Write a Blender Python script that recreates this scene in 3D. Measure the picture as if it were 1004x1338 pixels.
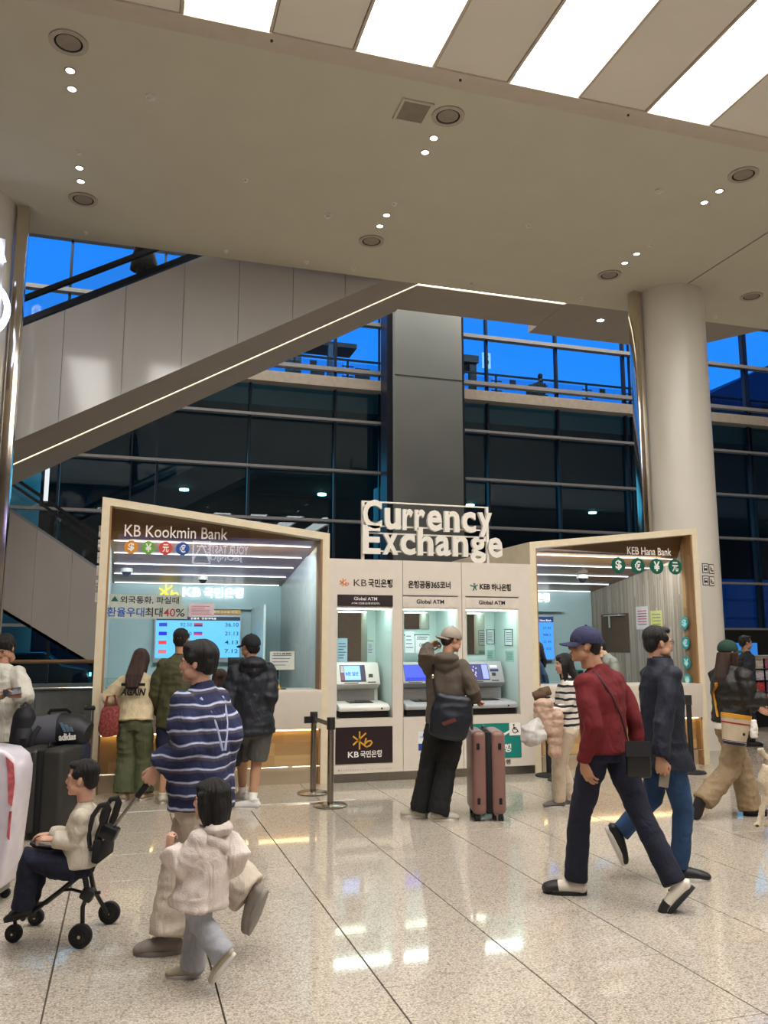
import bpy, bmesh, math, random
from mathutils import Vector, Matrix, noise
import colorsys
random.seed(7)
C = bpy.context.scene.collection
SC = bpy.context.scene
for o in list(bpy.data.objects): bpy.data.objects.remove(o)
# ------------------------------------------------------------------ camera
F = 1095.0; CX, CY = 502.0, 669.0; EYE = 1.6
TILT = math.atan(171 / F); PSI = math.radians(17.0)
FW = Vector((math.sin(PSI) * math.cos(TILT), math.cos(PSI) * math.cos(TILT), math.sin(TILT)))
RT = Vector((math.cos(PSI), -math.sin(PSI), 0)); UP = RT.cross(FW)
FH = Vector((math.sin(PSI), math.cos(PSI), 0))
cam = bpy.data.cameras.new('camera'); co = bpy.data.objects.new('camera', cam); C.objects.link(co)
co.matrix_world = Matrix((RT, UP, -FW)).transposed().to_4x4()
co.location = (0, 0, EYE)
cam.sensor_fit = 'VERTICAL'; cam.sensor_height = 36.0; cam.lens = F * 36.0 / 1338; cam.clip_end = 500
SC.camera = co
# ------------------------------------------------------------------ world, view
w = bpy.data.worlds.new('dusk'); SC.world = w; w.use_nodes = True
nt = w.node_tree; nt.nodes.clear()
tc = nt.nodes.new('ShaderNodeTexCoord'); sx = nt.nodes.new('ShaderNodeSeparateXYZ'); rp = nt.nodes.new('ShaderNodeValToRGB')
bg = nt.nodes.new('ShaderNodeBackground'); wo = nt.nodes.new('ShaderNodeOutputWorld')
nz = nt.nodes.new('ShaderNodeTexNoise'); nz.inputs['Scale'].default_value = 5
ad = nt.nodes.new('ShaderNodeMath'); ad.operation = 'MULTIPLY_ADD'; ad.inputs[1].default_value = 0.06
nt.links.new(tc.outputs['Generated'], sx.inputs[0]); nt.links.new(tc.outputs['Generated'], nz.inputs['Vector'])
nt.links.new(nz.outputs['Fac'], ad.inputs[0]); nt.links.new(sx.outputs['Z'], ad.inputs[2])
nt.links.new(ad.outputs[0], rp.inputs[0]); nt.links.new(rp.outputs[0], bg.inputs[0]); nt.links.new(bg.outputs[0], wo.inputs[0])
cr = rp.color_ramp; cr.elements[0].position = 0.0; cr.elements[0].color = (0.012, 0.035, 0.09, 1)
cr.elements[1].position = 1.0; cr.elements[1].color = (0.008, 0.10, 0.48, 1)
for p, c in ((0.06, (0.03, 0.14, 0.42, 1)), (0.2, (0.022, 0.27, 0.95, 1)), (0.5, (0.015, 0.22, 0.85, 1))):
    e = cr.elements.new(p); e.color = c
bg.inputs[1].default_value = 1.0
SC.view_settings.view_transform = 'Standard'; SC.view_settings.look = 'None'
SC.view_settings.exposure = 0.45; SC.view_settings.gamma = 1.0; SC.view_settings.use_curve_mapping = False
SC.cycles.use_denoising = True; SC.cycles.max_bounces = 7; SC.cycles.diffuse_bounces = 4; SC.cycles.glossy_bounces = 4
SC.cycles.transparent_max_bounces = 16; SC.cycles.transmission_bounces = 4; SC.cycles.sample_clamp_indirect = 4.0
SC.cycles.caustics_reflective = False; SC.cycles.caustics_refractive = False
PANEL_LIGHT = 7.2
# ------------------------------------------------------------------ added fill lights without fixtures
def area(name, loc, sx, sy, energy, col, rot=(0, 0, 0), spread=math.pi):
    l = bpy.data.lights.new(name, 'AREA'); l.shape = 'RECTANGLE'; l.size = sx; l.size_y = sy; l.energy = energy; l.color = col; l.spread = spread
    o = bpy.data.objects.new(name, l); C.objects.link(o); o.location = loc; o.rotation_euler = rot; return o
area('atrium_fill', (6, 20.2, 14.4), 26, 2.0, 2200, (1, .93, .84))  # added fill above the frame, brightens the atrium and its soffits
area('deck_fill', (12, 36, 8.15), 50, 14, 3800, (.22, .72, 1))  # added teal fill, lifts the dark outside under the road
area('booth_fill', (1.0, 10.0, 2.66), 2.0, .25, 30, (.92, .97, 1), (math.radians(58), 0, 0)); area('booth_fill', (6.2, 10.0, 2.66), 2.0, .25, 30, (.95, .98, 1), (math.radians(58), 0, 0))  # added fill behind the top edges, washes the booth back walls
# ------------------------------------------------------------------ pixel helpers
def ray(x, y): return FW + RT * ((x - CX) / F) + UP * ((CY - y) / F)
def az(x, y, z=0.0):
    d = ray(x, y); return d * ((z - EYE) / d.z) + Vector((0, 0, EYE))
def ay(x, y, Y):
    d = ray(x, y); return d * (Y / d.y) + Vector((0, 0, EYE))
def ax(x, y, X):
    d = ray(x, y); return d * (X / d.x) + Vector((0, 0, EYE))
def ad_(x, y, D):
    d = ray(x, y); return d * (D / d.dot(FH)) + Vector((0, 0, EYE))
# ------------------------------------------------------------------ materials
def lin(c):
    if isinstance(c, str):
        c = [int(c[i:i + 2], 16) / 255 for i in (0, 2, 4)]
        c = [(v / 12.92 if v <= .04045 else ((v + .055) / 1.055) ** 2.4) for v in c]
    return (c[0], c[1], c[2], 1)
MATS = {}
def mat(name, col, rough=.5, metal=0, noise_amt=.06, scale=8, bump=0, bscale=60, spec=.5, coat=0, detail=3, stretch=None):
    if name in MATS: return MATS[name]
    m = bpy.data.materials.new(name); m.use_nodes = True; n = m.node_tree; b = n.nodes['Principled BSDF']
    c = lin(col); b.inputs['Roughness'].default_value = rough; b.inputs['Metallic'].default_value = metal
    b.inputs['Specular IOR Level'].default_value = spec; b.inputs['Coat Weight'].default_value = coat
    b.inputs['Coat Roughness'].default_value = .05
    t = n.nodes.new('ShaderNodeTexCoord'); mp = n.nodes.new('ShaderNodeMapping'); n.links.new(t.outputs['Object'], mp.inputs[0])
    if stretch: mp.inputs['Scale'].default_value = stretch
    x = n.nodes.new('ShaderNodeTexNoise'); x.inputs['Scale'].default_value = scale; x.inputs['Detail'].default_value = detail
    n.links.new(mp.outputs[0], x.inputs['Vector'])
    r = n.nodes.new('ShaderNodeValToRGB'); r.color_ramp.elements[0].position = .3; r.color_ramp.elements[1].position = .7
    lo = [max(0, v * (1 - noise_amt * 2)) for v in c[:3]] + [1]; hi = [min(1, v * (1 + noise_amt)) for v in c[:3]] + [1]
    r.color_ramp.elements[0].color = lo; r.color_ramp.elements[1].color = hi
    n.links.new(x.outputs['Fac'], r.inputs[0]); n.links.new(r.outputs[0], b.inputs['Base Color'])
    if bump:
        y = n.nodes.new('ShaderNodeTexNoise'); y.inputs['Scale'].default_value = bscale; n.links.new(mp.outputs[0], y.inputs['Vector'])
        bp = n.nodes.new('ShaderNodeBump'); bp.inputs['Strength'].default_value = bump; bp.inputs['Distance'].default_value = .01
        n.links.new(y.outputs['Fac'], bp.inputs['Height']); n.links.new(bp.outputs[0], b.inputs['Normal'])
    MATS[name] = m; return m
def emis(name, col, s, rough=.4):
    if name in MATS: return MATS[name]
    m = bpy.data.materials.new(name); m.use_nodes = True; b = m.node_tree.nodes['Principled BSDF']
    b.inputs['Base Color'].default_value = [v * .15 for v in lin(col)[:3]] + [1]; b.inputs['Emission Color'].default_value = lin(col)
    b.inputs['Emission Strength'].default_value = s; b.inputs['Roughness'].default_value = rough
    MATS[name] = m; return m
def glass(name, tint=(.93, .96, .95), ior=1.45, rough=0.0):
    if name in MATS: return MATS[name]
    m = bpy.data.materials.new(name); m.use_nodes = True; n = m.node_tree; n.nodes.clear()
    f = n.nodes.new('ShaderNodeFresnel'); ge = n.nodes.new('ShaderNodeNewGeometry'); mr = n.nodes.new('ShaderNodeMapRange')
    mr.inputs[3].default_value = ior; mr.inputs[4].default_value = 1 / ior; n.links.new(ge.outputs['Backfacing'], mr.inputs[0]); n.links.new(mr.outputs[0], f.inputs[0])
    t = n.nodes.new('ShaderNodeBsdfTransparent'); t.inputs[0].default_value = (*tint, 1)
    g = n.nodes.new('ShaderNodeBsdfGlossy'); g.inputs['Roughness'].default_value = rough
    x = n.nodes.new('ShaderNodeMixShader'); o = n.nodes.new('ShaderNodeOutputMaterial')
    n.links.new(f.outputs[0], x.inputs[0]); n.links.new(t.outputs[0], x.inputs[1]); n.links.new(g.outputs[0], x.inputs[2]); n.links.new(x.outputs[0], o.inputs[0])
    MATS[name] = m; return m
def wood(name, c1, c2, c3, rough=.4, vert=False, w=7.0):
    """planked veneer: long staves across x (or up z) with grain"""
    m = bpy.data.materials.new(name); m.use_nodes = True; n = m.node_tree; b = n.nodes['Principled BSDF']
    t = n.nodes.new('ShaderNodeTexCoord'); mp = n.nodes.new('ShaderNodeMapping'); n.links.new(t.outputs['Object'], mp.inputs[0])
    sp = n.nodes.new('ShaderNodeSeparateXYZ'); n.links.new(mp.outputs[0], sp.inputs[0])
    def M(op, a, bb=None):
        q = n.nodes.new('ShaderNodeMath'); q.operation = op
        for i, v in enumerate((a, bb)):
            if v is None: continue
            if isinstance(v, (int, float)): q.inputs[i].default_value = v
            else: n.links.new(v, q.inputs[i])
        return q.outputs[0]
    X, Y, Z = sp.outputs
    if vert: across = M('ADD', M('MULTIPLY', X, 1.0), M('MULTIPLY', Y, 1.0)); along = Z
    else: across = M('ADD', Z, M('MULTIPLY', Y, .9)); along = X
    row = M('FLOOR', M('MULTIPLY', across, w)); 
    sh = M('FRACT', M('MULTIPLY', M('SINE', M('MULTIPLY', row, 12.9898)), 43.7))
    seg = M('FLOOR', M('ADD', M('MULTIPLY', along, 1.1), M('MULTIPLY', sh, 3)))
    cm = n.nodes.new('ShaderNodeCombineXYZ'); n.links.new(row, cm.inputs[0]); n.links.new(seg, cm.inputs[1])
    wn = n.nodes.new('ShaderNodeTexWhiteNoise'); n.links.new(cm.outputs[0], wn.inputs['Vector'])
    gm = n.nodes.new('ShaderNodeMapping'); n.links.new(t.outputs['Object'], gm.inputs[0])
    gm.inputs['Scale'].default_value = (30, 30, 1.5) if vert else (1.5, 30, 30)
    g = n.nodes.new('ShaderNodeTexNoise'); g.inputs['Scale'].default_value = 1.5; g.inputs['Detail'].default_value = 4; n.links.new(gm.outputs[0], g.inputs['Vector'])
    f = M('ADD', M('MULTIPLY', wn.outputs['Value'], .6), M('MULTIPLY', g.outputs['Fac'], .45))
    r = n.nodes.new('ShaderNodeValToRGB'); r.color_ramp.elements[0].color = lin(c1); r.color_ramp.elements[1].color = lin(c3); r.color_ramp.elements[1].position = .95
    e = r.color_ramp.elements.new(.5); e.color = lin(c2)
    n.links.new(f, r.inputs[0]); n.links.new(r.outputs[0], b.inputs['Base Color']); b.inputs['Roughness'].default_value = rough
    MATS[name] = m; return m
def granite():
    m = bpy.data.materials.new('granite'); m.use_nodes = True; n = m.node_tree; b = n.nodes['Principled BSDF']
    t = n.nodes.new('ShaderNodeNewGeometry')
    a = n.nodes.new('ShaderNodeTexNoise'); a.inputs['Scale'].default_value = 95; a.inputs['Detail'].default_value = 2; a.inputs['Roughness'].default_value = .7
    v = n.nodes.new('ShaderNodeTexVoronoi'); v.inputs['Scale'].default_value = 75
    l = n.nodes.new('ShaderNodeTexNoise'); l.inputs['Scale'].default_value = .8; l.inputs['Detail'].default_value = 1
    for q in (a, v, l): n.links.new(t.outputs['Position'], q.inputs['Vector'])
    r = n.nodes.new('ShaderNodeValToRGB'); E_ = r.color_ramp.elements
    E_[0].position = .3; E_[0].color = lin('868072'); E_[1].position = .68; E_[1].color = lin('d8cfc2')
    for p, c in ((.43, 'aca194'), (.54, 'c3b8aa')): e = E_.new(p); e.color = lin(c)
    mx = n.nodes.new('ShaderNodeMix'); mx.data_type = 'RGBA'; mx.blend_type = 'MULTIPLY'; mx.inputs[0].default_value = .45
    n.links.new(a.outputs['Fac'], r.inputs[0]); n.links.new(r.outputs[0], mx.inputs[6])
    r2 = n.nodes.new('ShaderNodeValToRGB'); r2.color_ramp.elements[0].color = lin('8c8278'); r2.color_ramp.elements[1].color = (1, 1, 1, 1)
    r2.color_ramp.elements[0].position = .0; r2.color_ramp.elements[1].position = .45
    sc = n.nodes.new('ShaderNodeSeparateColor'); n.links.new(v.outputs['Color'], sc.inputs[0]); n.links.new(sc.outputs[0], r2.inputs[0])
    n.links.new(r2.outputs[0], mx.inputs[7]); n.links.new(mx.outputs[2], b.inputs['Base Color'])
    b.inputs['Roughness'].default_value = .06; b.inputs['IOR'].default_value = 1.55
    return m
# ------------------------------------------------------------------ object helpers
_S2 = bpy.data.scenes.new('scratch')
def evaluate(o):
    _S2.collection.objects.link(o); vl = _S2.view_layers[0]; vl.update(); dg = vl.depsgraph; dg.update()
    me = bpy.data.meshes.new_from_object(o.evaluated_get(dg)); _S2.collection.objects.unlink(o); return me
def wl(o):
    v = Vector((0, 0, 0))
    while o is not None: v = v + o.location; o = o.parent
    return v
def tag(o, label=None, cat=None, group=None, kind=None):
    for k, v in (('label', label), ('category', cat), ('group', group), ('kind', kind)):
        if v: o[k] = v
    return o
def thing(name, label, cat, loc=(0, 0, 0), group=None):
    o = bpy.data.objects.new(name, None); C.objects.link(o); o.location = loc; o.empty_display_size = .1
    return tag(o, label, cat, group)
def link(name, me, mats, parent=None, loc=None, kind=None, label=None, smooth=False):
    for m in (mats if isinstance(mats, (list, tuple)) else [mats]):
        if m is not None: me.materials.append(m)
    o = bpy.data.objects.new(name, me); C.objects.link(o)
    if parent is not None: o.parent = parent
    if smooth: me.shade_smooth()
    return tag(o, label=label, kind=kind)
class MB:
    def __init__(s): s.v = []; s.f = []; s.mi = []; s.cur = 0
    def add(s, vs, fs):
        k = len(s.v); s.v += [Vector(p) for p in vs]
        for f in fs: s.f.append([i + k for i in f]); s.mi.append(s.cur)
        return s
    def box(s, x0, x1, y0, y1, z0, z1):
        return s.add([(x0, y0, z0), (x1, y0, z0), (x1, y1, z0), (x0, y1, z0), (x0, y0, z1), (x1, y0, z1), (x1, y1, z1), (x0, y1, z1)],
                     [(0, 3, 2, 1), (4, 5, 6, 7), (0, 1, 5, 4), (1, 2, 6, 5), (2, 3, 7, 6), (3, 0, 4, 7)])
    def prism(s, pts, ext):
        """pts: 3D polygon, ext: extrusion vector"""
        n = len(pts); ext = Vector(ext); P = [Vector(p) for p in pts]
        return s.add(P + [p + ext for p in P], [tuple(range(n))[::-1], tuple(range(n, 2 * n))] + [(i, (i + 1) % n, (i + 1) % n + n, i + n) for i in range(n)])
    def tube(s, pts, r, seg=8, r2=None, side=None, cap=True, flat=None):
        """loft of circles / ellipses. r: radius or list of radii or list of (rx, ry); side: Vector for rx direction"""
        P = [Vector(p) for p in pts]; n = len(P)
        R = r if isinstance(r, (list, tuple)) and len(r) == n and not (n == 2 and isinstance(r, tuple)) else [r] * n
        rings = []
        prevx = None
        for i in range(n):
            t = (P[min(i + 1, n - 1)] - P[max(i - 1, 0)])
            if t.length < 1e-9: t = Vector((0, 0, 1))
            t.normalize()
            sd = side[i] if isinstance(side, list) else side
            if sd is None:
                sd = prevx if prevx is not None else (Vector((1, 0, 0)) if abs(t.x) < .8 else Vector((0, 1, 0)))
            x = (sd - t * sd.dot(t))
            if x.length < 1e-6: x = t.orthogonal()
            x.normalize(); y = t.cross(x); prevx = x
            rx, ry = R[i] if isinstance(R[i], (list, tuple)) else (R[i], R[i])
            rings.append([P[i] + x * (rx * math.cos(2 * math.pi * k / seg)) + y * (ry * math.sin(2 * math.pi * k / seg)) for k in range(seg)])
        vs = [p for q in rings for p in q]; fs = []
        for i in range(n - 1):
            for k in range(seg):
                a = i * seg + k; b = i * seg + (k + 1) % seg; fs.append((a, b, b + seg, a + seg))
        if cap: fs += [tuple(range(seg))[::-1], tuple(range((n - 1) * seg, n * seg))]
        return s.add(vs, fs)
    def cyl(s, c, r, h, seg=24, axis=(0, 0, 1)):
        c = Vector(c); return s.tube([c, c + Vector(axis) * h], [r, r], seg)
    def ell(s, c, r, rot=None, seg=16, rings=10):
        c = Vector(c); vs = []; fs = []
        for i in range(rings + 1):
            a = math.pi * i / rings
            for k in range(seg):
                b = 2 * math.pi * k / seg
                p = Vector((r[0] * math.sin(a) * math.cos(b), r[1] * math.sin(a) * math.sin(b), r[2] * math.cos(a)))
                if rot is not None: p = rot @ p
                vs.append(c + p)
        for i in range(rings):
            for k in range(seg):
                a = i * seg + k; b = i * seg + (k + 1) % seg; fs.append((a, a + seg, b + seg, b))
        return s.add(vs, fs)
    def xf(s, M, start=0):
        for i in range(start, len(s.v)): s.v[i] = M @ s.v[i]
        return s
    def mesh(s, off=Vector((0, 0, 0))):
        me = bpy.data.meshes.new('m'); me.from_pydata([tuple(p - off) for p in s.v], [], s.f)
        if any(s.mi): me.polygons.foreach_set('material_index', s.mi)
        me.update(); return me
    def build(s, name, m, parent=None, bevel=0, smooth=False, kind=None, label=None, seg=2):
        me = s.mesh(wl(parent) if parent is not None else Vector((0, 0, 0)))
        bm = bmesh.new(); bm.from_mesh(me)
        if smooth or bevel: bmesh.ops.remove_doubles(bm, verts=bm.verts, dist=1e-5)
        bmesh.ops.recalc_face_normals(bm, faces=bm.faces)
        if bevel:
            es = [e for e in bm.edges if len(e.link_faces) == 2 and e.calc_face_angle(0) > .6]
            try: bmesh.ops.bevel(bm, geom=es, offset=bevel, segments=seg, affect='EDGES', profile=.5, clamp_overlap=True)
            except Exception: pass
        bm.to_mesh(me); bm.free()
        o = link(name, me, m, parent, kind=kind, label=label, smooth=False)
        if smooth or bevel:
            me.polygons.foreach_set('use_smooth', [True] * len(me.polygons)); me.update()
            try:
                me.set_sharp_from_angle(angle=math.radians(40))
            except Exception: pass
        return o
def B(name, dims, m, parent=None, bevel=0, **k): return MB().box(*dims).build(name, m, parent, bevel, **k)
_txt = {}
def text_geo(s, bold=.0):
    key = (s, bold)
    if key not in _txt:
        c = bpy.data.curves.new('t', 'FONT'); c.body = s; c.offset = bold; c.resolution_u = 3
        o = bpy.data.objects.new('t', c); me = evaluate(o)
        v = [p.co.copy() for p in me.vertices]; f = [list(p.vertices) for p in me.polygons]
        bpy.data.meshes.remove(me); bpy.data.objects.remove(o); bpy.data.curves.remove(c)
        x0 = min(p.x for p in v); x1 = max(p.x for p in v); y0 = min(p.y for p in v); y1 = max(p.y for p in v)
        _txt[key] = ([((p.x - x0) / (x1 - x0), (p.y - y0) / (y1 - y0)) for p in v], f)
    return _txt[key]
def put_text(mb, s, o, xd, ud, thick=.002, bold=0.0):
    """o lower-left corner, xd full-width vector, ud full-height vector; extruded out along xd x ud"""
    v, f = text_geo(s, bold); o = Vector(o); xd = Vector(xd); ud = Vector(ud); n = xd.cross(ud).normalized() * thick
    bm = bmesh.new(); vs = [bm.verts.new(o + xd * a + ud * b) for a, b in v]
    for q in f:
        try: bm.faces.new([vs[i] for i in q])
        except ValueError: pass
    bm.verts.ensure_lookup_table(); bm.verts.index_update()
    nv = len(vs); P = [p.co.copy() for p in bm.verts]
    fs = [[p.index for p in q.verts] for q in bm.faces]
    mb.add([p + n for p in P] + P, fs + [[a + nv, b + nv, b, a] for a, b in [(e.verts[0].index, e.verts[1].index) for e in bm.edges if len(e.link_faces) == 1]])
    bm.free(); return mb
def text(name, s, o, xd, ud, m, parent, thick=.002, bold=0.0, **k):
    return put_text(MB(), s, o, xd, ud, thick, bold).build(name, m, parent, **k)
def stroke(mb, pts, w, n=(0, -1, 0), th=.003):
    """flat ribbon along 3D polyline, width w in the plane with normal n"""
    n = Vector(n).normalized(); P = [Vector(p) for p in pts]; L = []; R = []
    for i, p in enumerate(P):
        t = (P[min(i + 1, len(P) - 1)] - P[max(i - 1, 0)]).normalized(); s_ = t.cross(n).normalized() * w / 2
        L.append(p + s_); R.append(p - s_)
    for i in range(len(P) - 1): mb.prism([L[i], L[i + 1], R[i + 1], R[i]], n * th)
    return mb
def arc(c, r, a0, a1, u, v, n=14):
    return [Vector(c) + Vector(u) * (r * math.cos(math.radians(a0 + (a1 - a0) * i / n))) + Vector(v) * (r * math.sin(math.radians(a0 + (a1 - a0) * i / n))) for i in range(n + 1)]
# ------------------------------------------------------------------ palette
M_white = mat('kiosk_white', 'd9cfc1', .35, noise_amt=.015)
M_edge = mat('kiosk_edge', 'e0d2b4', .4, noise_amt=.03)
M_steel = mat('steel', '9a948c', .28, 1, noise_amt=.04, stretch=(1, 1, .05), scale=60)
M_chrome = mat('polished_steel', 'd8cfc0', .12, 1, noise_amt=.02)
M_ceil = mat('ceiling_paint', 'd3cfbc', .75, noise_amt=.012, scale=2)
M_ceil2 = mat('baffle_paint', 'f2ecde', .6, noise_amt=.012, scale=2)
M_trimc = mat('ceiling_trim', 'cfc4b2', .45, noise_amt=.02)
M_col = mat('column_panel', 'e2dcd0', .28, noise_amt=.015, scale=1.5)
M_esc = mat('escalator_cladding', 'cdccca', .1, noise_amt=.02, scale=1.5)
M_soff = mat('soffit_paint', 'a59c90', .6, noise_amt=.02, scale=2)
M_pil = mat('pillar_grey', '6a6e6c', .35, noise_amt=.03, scale=1.2)
M_frame = mat('mullion_dark', '1c2230', .4, .4)
M_trans = mat('transom_grey', '8d8d8f', .4, .3)
M_black = mat('black_plastic', '121214', .4)
M_rub = mat('rubber', '17171a', .7)
M_dark = mat('dark_void', '0c0d10', .8)
M_text_w = mat('text_white', 'f0ebe4', .4, noise_amt=.0)
M_text_k = mat('text_black', '101014', .4, noise_amt=.0)
M_lit = emis('letter_glow', 'f2f6ff', 1.7)
M_led = emis('led_white', 'fff1d6', 5.5)
M_ledc = emis('led_cool', 'f4f4ff', 3.2)
M_glass = glass('clear_glass')
M_winglass = glass('curtain_wall_glass', (.80, .92, .96), 1.5)
M_wincoat = glass('tinted_glass_low', (.34, .62, .72), 1.5)
M_rail = mat('rail_wood', '9c7850', .4, stretch=(.1, 1, 1), scale=20, noise_amt=.15)
M_wood_l = wood('oak_light', '9a7850', 'b18d60', 'c9a878', .4)
M_wood_v = wood('oak_vertical', '7c5c3c', '9a744a', 'b48c5c', .45, True, 14)
M_wood_d = wood('walnut_ceiling', '54381f', '70502f', '8a6642', .35)
M_zebra = wood('zebrano_wall', '7c6c5c', '9a8a7a', 'bcae9e', .4, True, 45)
def clk(x, y): return az(x, y)
# ================================================================== STRUCTURE
# floor: grout bed, granite tiles as pieces near, one field beyond
M_gran = granite(); M_grout = mat('grout', '5d5248', .8)
floor = B('floor', (-14, 30, -6, 34, -.12, -.012), M_grout, kind='structure')
tm = MB().box(-.3735, .3735, -.3705, .3705, -.012, 0).build('floor_tile', M_gran, floor, .0015, seg=1)
tiles = [tm]; tiles_xy = []
TX, TY = .755, .745
rest = MB()
def inview(x, y, mg=60):
    v = Vector((x, y, -EYE)); d = v.dot(FW)
    if d < .4: return False
    px = CX + F * v.dot(RT) / d; py = CY - F * v.dot(UP) / d
    return -mg < px < 1004 + mg and py < 1338 + mg + 60
for j in range(-6, 30):
    for i in range(-16, 36):
        x = 1.24 + TX * (i + .5); y = 4.045 + TY * (j + .5)
        if y < -2 or y > 24: continue
        near = inview(x, y) and y < 10.6
        if near: tiles_xy.append((x, y))
        else: rest.box(x - .3735, x + .3735, y - .3705, y + .3705, -.012, 0)
for k, (x, y) in enumerate(tiles_xy):
    o = tm if k == 0 else tm.copy()
    if k: C.objects.link(o)
    o.parent = floor; o.location = (x, y, 0)
rest.build('floor_tile_field', M_gran, floor, kind='stuff')
B('trim_1', (-.35, 2.35, 8.69, 8.72, 0, .002), mat('floor_inlay', 'e8e4da', .25), kind='structure')
# main ceiling (hung soffit) with groove, rear strip, light trough
ceil = thing('ceiling', 'beige hung ceiling soffit', None); del ceil['label']; ceil['kind'] = 'structure'
B('soffit_panel', (-14, 8.52, 7.5, 11.85, 7.4, 7.62), M_ceil, ceil)
B('soffit_panel', (8.55, 30, 7.5, 11.85, 7.4, 7.62), M_ceil, ceil)
B('soffit_groove', (8.5, 8.57, 7.5, 11.85, 7.45, 7.5), M_dark, ceil)
B('rear_strip', (-14, 30, 11.9, 12.36, 7.46, 7.62), M_ceil, ceil)
B('shadow_gap', (-14, 30, 11.84, 11.91, 7.5, 7.6), M_dark, ceil)
B('front_trim', (-14, 30, 7.24, 7.485, 7.38, 7.62), M_trimc, ceil, .005)
B('trough_wall', (-14, 30, 7.26, 7.5, 7.62, 8.3), M_ceil2, ceil)
B('upper_slab', (-14, 30, -8.5, 7.26, 7.62, 7.8), M_ceil2, ceil)
B('rear_slab', (-14, 30, 11.85, 12.36, 7.62, 8.4), M_ceil2, ceil)
for x in [(-.9 + 3.97 * k) for k in range(-1, 5)] + [(1.1 + 3.97 * k) for k in range(-1, 4)]:
    MB().cyl((x, 7.33, 7.365), .014, .016, 10).build('sprinkler_cap', M_black, ceil)
# luminous panels and baffles
M_panel = emis('luminous_panel', 'fffbf4', PANEL_LIGHT)
pn = 0
for k in range(-6, 12):
    x0 = .26 + 1.667 * k
    lab = {-1: 'glowing white ceiling panel beyond the top left corner', 4: 'glowing white ceiling panel beyond the top right corner', 5: 'glowing white ceiling panel farthest beyond the top right corner', 0: 'glowing white ceiling panel, first and leftmost of the row, only its end in frame', 1: 'glowing white ceiling panel, second in the row from the left',
           2: 'glowing white ceiling panel, third in the row, above the middle', 3: 'glowing white ceiling panel at the top right corner'}.get(k)
    if -1 <= k <= 5:
        t = thing('ceiling_light', lab or 'glowing white ceiling panel of the row, outside the frame', 'light', (x0 + .4, 3, 7.5), 'luminous ceiling panels')
        # diffuser (rounded ends)
        pts = []; r = .05
        for (cx_, cy_, a0) in ((x0 + .8 - r, 7.2 - r, 0), (x0 + r, 7.2 - r, 90), (x0 + r, -1.0 + r, 180), (x0 + .8 - r, -1.0 + r, 270)):
            for q in range(5): a = math.radians(a0 + q * 22.5); pts.append((cx_ + r * math.cos(a), cy_ + r * math.sin(a), 7.47))
        MB().prism(pts, (0, 0, .02)).build('diffuser', M_panel, t)
        MB().box(x0 - .03, x0, -1.02, 7.24, 7.39, 7.6).box(x0 + .8, x0 + .83, -1.02, 7.24, 7.39, 7.6).build('frame', M_trimc, t)
    B('baffle', (x0 + .84, x0 + 1.627, -8, 7.24, 7.40, 7.5), M_ceil2, ceil)
# ceiling fittings
M_spk = mat('speaker_grille', '9f9484', .6, bump=.3, bscale=900); M_ring = mat('speaker_ring', 'bbb09f', .4)
def ring(mb, c, r0, r1, h, seg=28):
    vs = []; c = Vector(c)
    for r, z in ((r0, 0), (r1, 0), (r1, h), (r0, h)):
        vs += [c + Vector((r * math.cos(2 * math.pi * k / seg), r * math.sin(2 * math.pi * k / seg), z)) for k in range(seg)]
    fs = []
    for q in range(4):
        for k in range(seg):
            a = q * seg + k; b = q * seg + (k + 1) % seg; qq = ((q + 1) % 4) * seg
            fs.append((a, b, qq + (k + 1) % seg, qq + k))
    return mb.add(vs, fs)
def vent(x, y, lab):
    t = thing('ceiling_speaker', lab, 'speaker', (x, y, 7.4), 'round ceiling speakers')
    ring(MB(), (x, y, 7.385), .135, .185, .015).build('rim', M_ring, t, smooth=True)
    MB().cyl((x, y, 7.392), .115, .01, 28).build('grille', M_spk, t)
    ring(MB(), (x, y, 7.394), .115, .135, .004).build('shadow_gap', M_dark, t)
for x, y, l in ((-.79, 7.96, 'large round ceiling speaker at the upper left above the twin downlights'), (3.18, 7.96, 'round ceiling speaker beside the square access hatch'),
                (7.15, 7.98, 'round ceiling speaker at the right, front row'), (-.79, 11.03, 'round ceiling speaker close to the left pillar'),
                (3.18, 11.03, 'small far round ceiling speaker near the centre, above the escalator peak'), (7.13, 11.02, 'round ceiling speaker just left of the white column'),
                (9.89, 11.05, 'round ceiling speaker right of the white column')): vent(x, y, l)
M_dl = emis('downlight_lamp', 'eef3ff', 9)
rows = ('nearest', 'second', 'third', 'farthest')
for cx_, nm in ((-.8, 'left line of twin downlights'), (3.17, 'middle line of twin downlights'), (7.12, 'right line of twin downlights'), (11.1, 'downlights beyond the right frame edge')):
    for r_, y in zip(rows, (8.39, 8.69, 10.25, 10.57)):
        t = thing('downlight', 'small round white ceiling downlight, %s in the %s' % (r_, nm), 'light', (cx_, y, 7.4), 'recessed twin downlights')
        MB().cyl((cx_, y, 7.394), .043, .01, 18).build('lamp', M_dl, t); ring(MB(), (cx_, y, 7.39), .043, .056, .012, 18).build('rim', M_trimc, t)
for x, y, l in ((0, 8.57, 'white smoke detector left of centre, near the front'), (6.36, 8.6, 'white smoke detector on the right of the ceiling'), (2.4, 10.47, 'white smoke detector near the middle twin downlights')):
    t = thing('smoke_detector', l, 'detector', (x, y, 7.4))
    MB().cyl((x, y, 7.375), .05, .026, 18).build('base', M_text_w, t); MB().tube([(x, y, 7.375), (x, y, 7.35)], [.034, .022], 16).build('sensor', M_text_w, t)
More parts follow.
